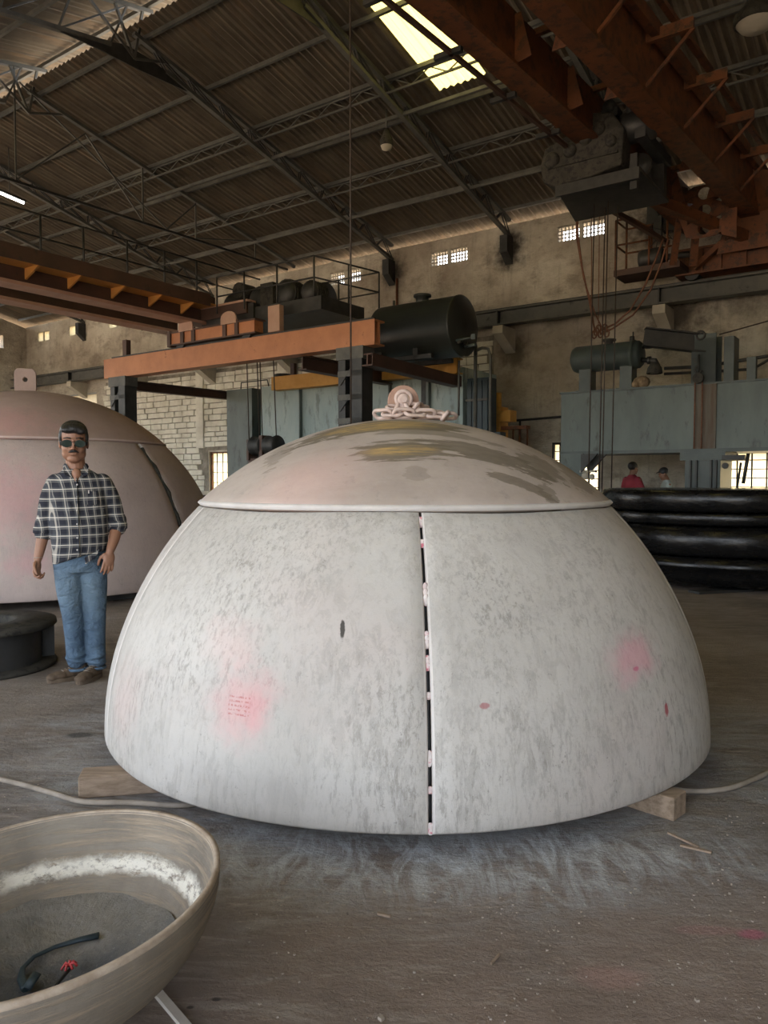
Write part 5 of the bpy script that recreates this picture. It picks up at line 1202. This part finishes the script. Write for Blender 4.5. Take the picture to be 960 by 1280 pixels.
ln = tP.math('MULTIPLY', stripes(tP, vz_, .062, .5, .055), .58); cP = tP.mix(ln, cP, (.82, .77, .68))
ln = tP.math('MULTIPLY', stripes(tP, hx_, .058, .28, .025), .35); cP = tP.mix(ln, cP, (.5, .48, .42))
ln = tP.math('MULTIPLY', stripes(tP, vz_, .062, .72, .025), .35); cP = tP.mix(ln, cP, (.5, .48, .42))
tP.bump(tP.math('ADD', tP.noise(9, 4, .6), tP.math('MULTIPLY', tP.noise(28, 3, .6), .3)), .55, .012)
M['plaid'] = tP.done(cP, .9)
tJ = NT('faded_blue_denim'); cJ = tJ.ramp(tJ.noise(5, 6, .65, tJ.mapping((1, 1, .5))), [(.35, (.05, .09, .15)), (.65, (.115, .18, .26))])
cJ = tJ.mix(tJ.math('MULTIPLY', tJ.blob((0, -.1, .62), (.25, .3, .22), .9, .3, 4), .45), cJ, (.20, .28, .34))
tJ.bump(tJ.math('ADD', tJ.noise(9, 4, .6, tJ.mapping((1, 1, 1.8), rot=(0, .5, 0)), 1.0), tJ.math('MULTIPLY', tJ.noise(30, 4, .6), .25)), 1.0, .035); M['denim'] = tJ.done(cJ, .92)
M['skin'] = pm('brown_skin', (.27, .135, .085), (.31, .16, .10), 5, .5, bump=.12, bscale=60, bdist=.004)
M['hair'] = pm('black_hair', (.006, .006, .006), (.02, .018, .018), 30, .45, bump=.8, bscale=60, stretch=(1, .3, .3))
M['shoe'] = pm('brown_suede_shoe', (.075, .05, .032), (.13, .09, .06), 14, .85, bump=.4)
M['sole'] = pm('brown_rubber_sole', (.10, .07, .045), (.15, .11, .08), 14, .8)
M['lens'] = pm('green_grey_lens', (.02, .035, .03), (.03, .045, .04), 4, .08, bump=0)

man = thing('person', 'man in plaid shirt, sunglasses and blue jeans standing before the pink dome', 'person', (0, 0, 0), room=False)
man.location = (-2.07, 5.22, 0); man.rotation_euler = (0, 0, math.radians(20.5)); BASE[man] = (0, 0, 0)
HC = (-.028, -.012, 1.605)
b = MB(); headmb(b, HC, 1.10, math.radians(6))
limb(b, [(-.012, .02, 1.33), (-.018, .016, 1.43), (-.024, .012, 1.53)], [.085, .064, .060], 16)
loft(b, [(.86, 0, .01, .15, .10), (1.0, 0, 0, .155, .115), (1.2, 0, .005, .16, .11), (1.33, 0, .012, .13, .08), (1.42, -.01, .015, .07, .055)], 24, 2.2)
for P_ in ([(-.078, .0, .80), (-.052, -.012, .45), (-.032, .012, .13)], [(.080, .0, .80), (.090, -.010, .45), (.088, .008, .12)]): limb(b, P_, [.075, .052, .042], 12)
# right arm (at the left of the picture) hangs with a loosely closed hand
limb(b, [(-.135, .012, 1.33), (-.190, .018, 1.20), (-.218, .015, 1.03)], [.045, .042, .041], 14)
limb(b, [(-.218, .015, 1.05), (-.240, .0, .94), (-.262, -.015, .835)], [.043, .037, .027], 14)
hand(b, (-.263, -.017, .83), (-.10, -.10, -1), (.75, -.45, 0), (.5, -1, 0), 1.15, 1.05)
# left arm, forearm forward of the thigh
limb(b, [(.140, .012, 1.33), (.206, .012, 1.20), (.240, .0, 1.05)], [.045, .042, .042], 14)
limb(b, [(.240, .0, 1.06), (.222, -.06, .97), (.192, -.115, .885)], [.044, .038, .028], 14)
b.ell((-.014, -.064, 1.395), (.034, .030, .046), 14, 10); b.ell((-.014, -.078, 1.365), (.018, .022, .030), 12, 8)
hand(b, (.190, -.118, .880), (-.14, -.22, -1), (-.3, .9, 0), (-1, -.2, 0), .42, 1.05)
part('body', None, None, man, mesh=fused(b, .0042, 6)).data.materials.append(M['skin'])
# shirt
sh_ = MB()
def hem(a, j):
    if j > 1: return 0
    f = .5 + .5 * math.cos(a - math.radians(-35)); return (.085 * f ** 2 if j == 0 else .03 * f ** 2) - .012 * (1 - f)
loft(sh_, [(.800, .002, .0, .178, .136), (.86, .002, -.006, .178, .142), (.93, .0, -.012, .180, .148), (1.02, -.002, -.016, .183, .150), (1.12, -.003, -.008, .184, .141), (1.22, -.004, .0, .183, .130), (1.30, -.004, .006, .180, .118), (1.36, -.004, .010, .166, .104), (1.40, -.006, .012, .128, .090), (1.435, -.012, .014, .082, .070)], 40, 2.35, .016, hem)
limb(sh_, [(-.140, .01, 1.335), (-.184, .014, 1.24), (-.208, .018, 1.13), (-.222, .014, 1.03)], [.070, .063, .057, .055], 18)
limb(sh_, [(-.219, .014, 1.065), (-.226, .008, 1.01)], [.063, .061], 18)
limb(sh_, [(.145, .01, 1.335), (.196, .012, 1.24), (.226, .008, 1.14), (.240, -.004, 1.05)], [.072, .065, .059, .057], 18)
limb(sh_, [(.241, .0, 1.085), (.241, -.016, 1.035)], [.064, .062], 18)
rf_ = random.Random(4)
for i in range(16):                     # folds across the belly and sleeves
    a = rf_.uniform(-2.6, -.5); z_ = rf_.uniform(.86, 1.25); x0 = .17 * math.cos(a); y0 = -.012 + .138 * math.sin(a)
    sh_.tube([(x0, y0, z_), (x0 + rf_.uniform(-.04, .04), y0 + .002, z_ + rf_.uniform(.04, .10))], [.008, .004], 6)
shirt = part('plaid_shirt', None, None, man, mesh=fused(sh_, .0075, 3)); shirt.data.materials.append(M['plaid'])
for P_, r_ in (([(-.2235, .012, 1.045), (-.2265, .007, 1.000)], .0655), ([(.2415, -.012, 1.070), (.2405, -.022, 1.025)], .0665)):
    part('rolled_cuff', MB().tube([P_[0], Vector(P_[0]).lerp(Vector(P_[1]), .1), Vector(P_[0]).lerp(Vector(P_[1]), .9), P_[1]], [r_ - .006, r_, r_ + .001, r_ - .006], 22), M['plaid'], shirt)
co = MB()                               # collar wings, placket, pocket
for s in (-1, 1):
    co.prism([(-.018 + s * .060, -.012, 1.470), (-.018 + s * .078, -.030, 1.435), (-.014 + s * .072, -.088, 1.392), (-.014 + s * .028, -.094, 1.375), (-.016 + s * .030, -.070, 1.405)], (0, -.007, .004))
co.tube([(-.018 + .070 * math.cos(a), .012 + .062 * math.sin(a), 1.452 + .012 * math.sin(a)) for a in [i * PI / 12 for i in range(-2, 15)]], .012, 6, flat=1.6)
part('collar', co, M['plaid'], shirt)
part('placket', MB().tube([(-.014, -.096, 1.37), (-.012, -.122, 1.30), (-.008, -.143, 1.20), (-.006, -.160, 1.08), (-.004, -.168, .98), (-.002, -.162, .86)], .014, 6, flat=.35), M['plaid'], shirt)
part('pocket', MB().prism([(.045, -.131, 1.285), (.115, -.118, 1.285), (.115, -.128, 1.20), (.080, -.140, 1.188), (.045, -.141, 1.20)], (0, -.006, 0)), M['plaid'], shirt)
part('pen_clip', MB().box((.062, -.140, 1.282), (.007, .006, .022)), M['white_edge'], shirt)
part('shirt_tail', MB().prism([(.03, -.147, .845), (.13, -.120, .90), (.10, -.135, .845), (.035, -.152, .80)], (0, -.012, 0)), M['plaid'], shirt, bevel=.004)
for i, z_ in enumerate((1.33, 1.25, 1.16, 1.07, .98, .90)):
    part('button', MB().ell((-.008 - .001 * i, -.118 - .012 * min(i, 4) - .010, z_), (.006, .003, .006), 8, 5), M['white_edge'], shirt)
# jeans
je = MB()
loft(je, [(.74, 0, .0, .158, .112), (.80, 0, .0, .166, .118), (.88, 0, .0, .166, .12), (.93, 0, .0, .160, .12)], 30, 2.3)
limb(je, [(-.078, .0, .80), (-.070, -.005, .62), (-.054, -.012, .45), (-.044, .0, .28), (-.034, .012, .13)], [.096, .086, .069, .062, .064], 20)
limb(je, [(.080, .0, .80), (.086, -.004, .62), (.090, -.010, .45), (.092, .0, .28), (.092, .008, .12)], [.096, .086, .071, .063, .063], 20)
for x, y, z_, s in ((-.036, .004, .165, 1), (-.034, .004, .135, -1), (.087, .0, .150, 1), (.088, .0, .115, -1), (-.05, -.01, .44, 1), (.09, -.01, .43, -1), (-.06, -.005, .52, -1), (.088, -.006, .36, 1)):
    je.tube([(x + .060 * math.cos(a), y + .060 * math.sin(a), z_ + s * .012 * math.cos(a * 1.0)) for a in [i * PI / 9 for i in range(-12, 4)]], .013, 6)
jn = part('blue_jeans', None, None, man, mesh=fused(je, .007, 3)); jn.data.materials.append(M['denim'])
for x, y in ((-.030, .012), (.086, .008)):
    part('cuff_hem', MB().lathe([(.067, .062), (.072, .062), (.073, .078), (.068, .08)], (x, y, 0), 24), M['denim'], jn)
# shoes
def shoe(c, yaw, name='shoe'):
    Rm = Matrix.Rotation(yaw, 3, 'Z'); c = Vector(c); u_ = MB()
    def E_(o, r): u_.ell(c + Rm @ Vector(o), r, 16, 10, Rm)
    E_((0, .0, .055), (.042, .055, .052)); E_((0, -.06, .048), (.044, .07, .040)); E_((0, -.13, .040), (.050, .07, .034)); E_((0, -.175, .036), (.045, .042, .028)); E_((0, .01, .09), (.040, .046, .04))
    o = part(name, None, None, man, mesh=fused(u_, .006, 2)); o.data.materials.append(M['shoe'])
    so = MB(); n = 24; out = []
    for i in range(n):
        a = 2 * PI * i / n; L_ = .140; y = -.075 + L_ * math.sin(a); w = .050 * (1 - .12 * math.sin(a)) * math.cos(a); out.append(c + Rm @ Vector((w, y, .002)))
    so.prism(out, (0, 0, .026)); part('sole', so, M['sole'], o)
    for k_ in range(4): part('lace', MB().tube([c + Rm @ Vector((-.022, -.045 - .022 * k_, .088 - .006 * k_)), c + Rm @ Vector((0, -.05 - .022 * k_, .094 - .006 * k_)), c + Rm @ Vector((.022, -.045 - .022 * k_, .088 - .006 * k_))], .003, 5), M['cable'], o)
shoe((-.02, .02, 0), math.radians(-68)); shoe((.088, .0, 0), math.radians(-32))
# hair, moustache, sunglasses
HR = Matrix.Rotation(math.radians(6), 3, 'X')
def hp(x, y, z): return Vector(HC) + HR @ (Vector((x, y, z)) * 1.10)
hr = MB(); hs = 1.10
def HE(o, r): hr.ell(hp(*o), tuple(q * hs for q in r), 18, 12, HR)
HE((0, .026, .066), (.083, .090, .078)); HE((0, -.034, .092), (.074, .062, .036)); HE((.0, .055, .03), (.080, .062, .070)); HE((-.022, -.066, .086), (.050, .030, .022)); HE((.036, -.060, .080), (.038, .030, .022))
for s in (-1, 1): HE((s * .072, .004, .040), (.014, .036, .042)); HE((s * .074, -.008, .012), (.008, .012, .026))
ho = part('hair', None, None, man, mesh=fused(hr, .005, 2)); ho.data.materials.append(M['hair'])
for s in (-1, 1): part('eyebrow', MB().tube([hp(s * .055, -.078, .036), hp(s * .035, -.092, .042), hp(s * .014, -.094, .038)], .004, 6), M['hair'], man)
part('moustache', MB().tube([hp(-.028, -.085, -.048), hp(-.014, -.095, -.040), hp(0, -.098, -.038), hp(.014, -.095, -.040), hp(.028, -.085, -.048)], [.003, .008, .0085, .008, .003], 8), M['hair'], man)
gl = part('sunglasses', MB().tube([hp(-.078, .0, .014), hp(-.066, -.080, .016)], .0022, 6).tube([hp(.078, .0, .014), hp(.066, -.080, .016)], .0022, 6).tube([hp(-.012, -.102, .014), hp(0, -.105, .018), hp(.012, -.102, .014)], .002, 6), M['dark_steel'], man)
for s in (-1, 1):
    n = 18; ringp = [hp(s * .037 + .031 * math.cos(a), -.099 + abs(.027 * math.cos(a) + s * s * .01) * .25, .006 + .022 * math.sin(a)) for a in [2 * PI * i / n for i in range(n)]]
    part('rim', MB().tube(ringp, .0013, 6, closed=True), M['grey_machine'], gl)
    c_ = sum(ringp, Vector()) / n; part('lens', MB().prism(ringp, HR @ Vector((0, .002, 0))), M['lens'], gl)
for s in (-1, 1): part('ring' if s < 0 else 'wrist_band', MB().tube([(-.275 + .010 * math.cos(a), -.05 + .010 * math.sin(a), .748) for a in [i * PI / 5 for i in range(10)]], .002, 5, closed=True) if s < 0 else MB().tube([(-.2625 + .029 * math.cos(a), -.016 + .029 * math.sin(a), .845) for a in [i * PI / 8 for i in range(16)]], .0015, 5, closed=True), M['zinc'], man)

def worker(lab, u, v, face, shirt_c, H, head_item, pitch=0.0):
    p_ = thing('person', lab, 'person', (0, 0, 0), room=False); p_.location = W(u, v, 0); p_.rotation_euler = (0, 0, face); BASE[p_] = (0, 0, 0); k_ = H / 1.7
    b = MB(); hc = (0, -.02 - .06 * math.sin(pitch) * 2, 1.565); headmb(b, hc, 1.0, pitch)
    limb(b, [(0, .02, 1.33), (0, .01, 1.44), hc], [.08, .058, .055])
    for s in (-1, 1):
        limb(b, [(s * .19, .01, 1.34), (s * .25, -.02, 1.12), (s * .22, -.16, 1.0)], [.05, .045, .036]); limb(b, [(s * .22, -.16, 1.0), (s * .16, -.30, .95), (s * .12, -.38, .95)], [.036, .03, .025])
        hand(b, (s * .12, -.38, .95), (-s * .2, -1, -.2), (0, 0, -1), (-s, 0, 0), .5, .95)
        limb(b, [(s * .09, 0, .85), (s * .1, -.01, .45), (s * .1, .0, .08)], [.08, .055, .045])
    me = fused(b, .008, 2); me.transform(Matrix.Scale(k_, 4)); part('body', None, None, p_, mesh=me).data.materials.append(M['skin'])
    t_ = MB(); loft(t_, [(.82, 0, 0, .17, .12), (1.0, 0, 0, .17, .125), (1.2, 0, 0, .19, .125), (1.34, 0, .01, .18, .10), (1.40, 0, .01, .12, .08), (1.45, 0, .01, .07, .06)], 28)
    for s in (-1, 1): limb(t_, [(s * .16, .01, 1.34), (s * .235, -.01, 1.18), (s * .245, -.06, 1.06)], [.075, .068, .062], 14)
    me = fused(t_, .012, 2); me.transform(Matrix.Scale(k_, 4)); part('shirt', None, None, p_, mesh=me).data.materials.append(shirt_c)
    tr_ = MB(); loft(tr_, [(.74, 0, 0, .15, .11), (.9, 0, 0, .16, .115)], 24)
    for s in (-1, 1): limb(tr_, [(s * .085, 0, .80), (s * .095, -.01, .45), (s * .1, 0, .10)], [.095, .075, .068], 14)
    me = fused(tr_, .012, 2); me.transform(Matrix.Scale(k_, 4)); part('trousers', None, None, p_, mesh=me).data.materials.append(M['navy'])
    for s in (-1, 1):
        part('shoe', MB().ell((s * .1 * k_, -.05, .045), (.045, .13, .045), 12, 8), M['dark_steel'], p_)
    h = MB(); Rm = Matrix.Rotation(pitch, 3, 'X')
    h.ell(Vector(hc) + Rm @ Vector((0, .022, .055)), (.088, .10, .088), 16, 12, Rm)
    if head_item == 'cap': h.ell(Vector(hc) + Rm @ Vector((0, -.07, .07)), (.06, .07, .012), 12, 6, Rm)
    me = fused(h, .008, 2); me.transform(Matrix.Scale(k_, 4)); part('hair' if head_item == 'hair' else 'cap', None, None, p_, mesh=me).data.materials.append(M['hair'] if head_item == 'hair' else M['dark_steel'])
worker('distant worker in a crimson shirt with his head turned away, beyond the black stack', -4.93, 15.35, ANG + math.radians(150), pm('crimson_shirt', (.28, .03, .05), (.36, .05, .07), 6, .85), 1.72, 'hair')
worker('distant worker in a dark cap and pale shirt right of the crimson one', -4.27, 15.35, ANG + math.radians(-60), pm('pale_grey_shirt', (.40, .48, .48), (.52, .58, .56), 6, .85), 1.60, 'cap', .35)

bpy.context.view_layer.update()
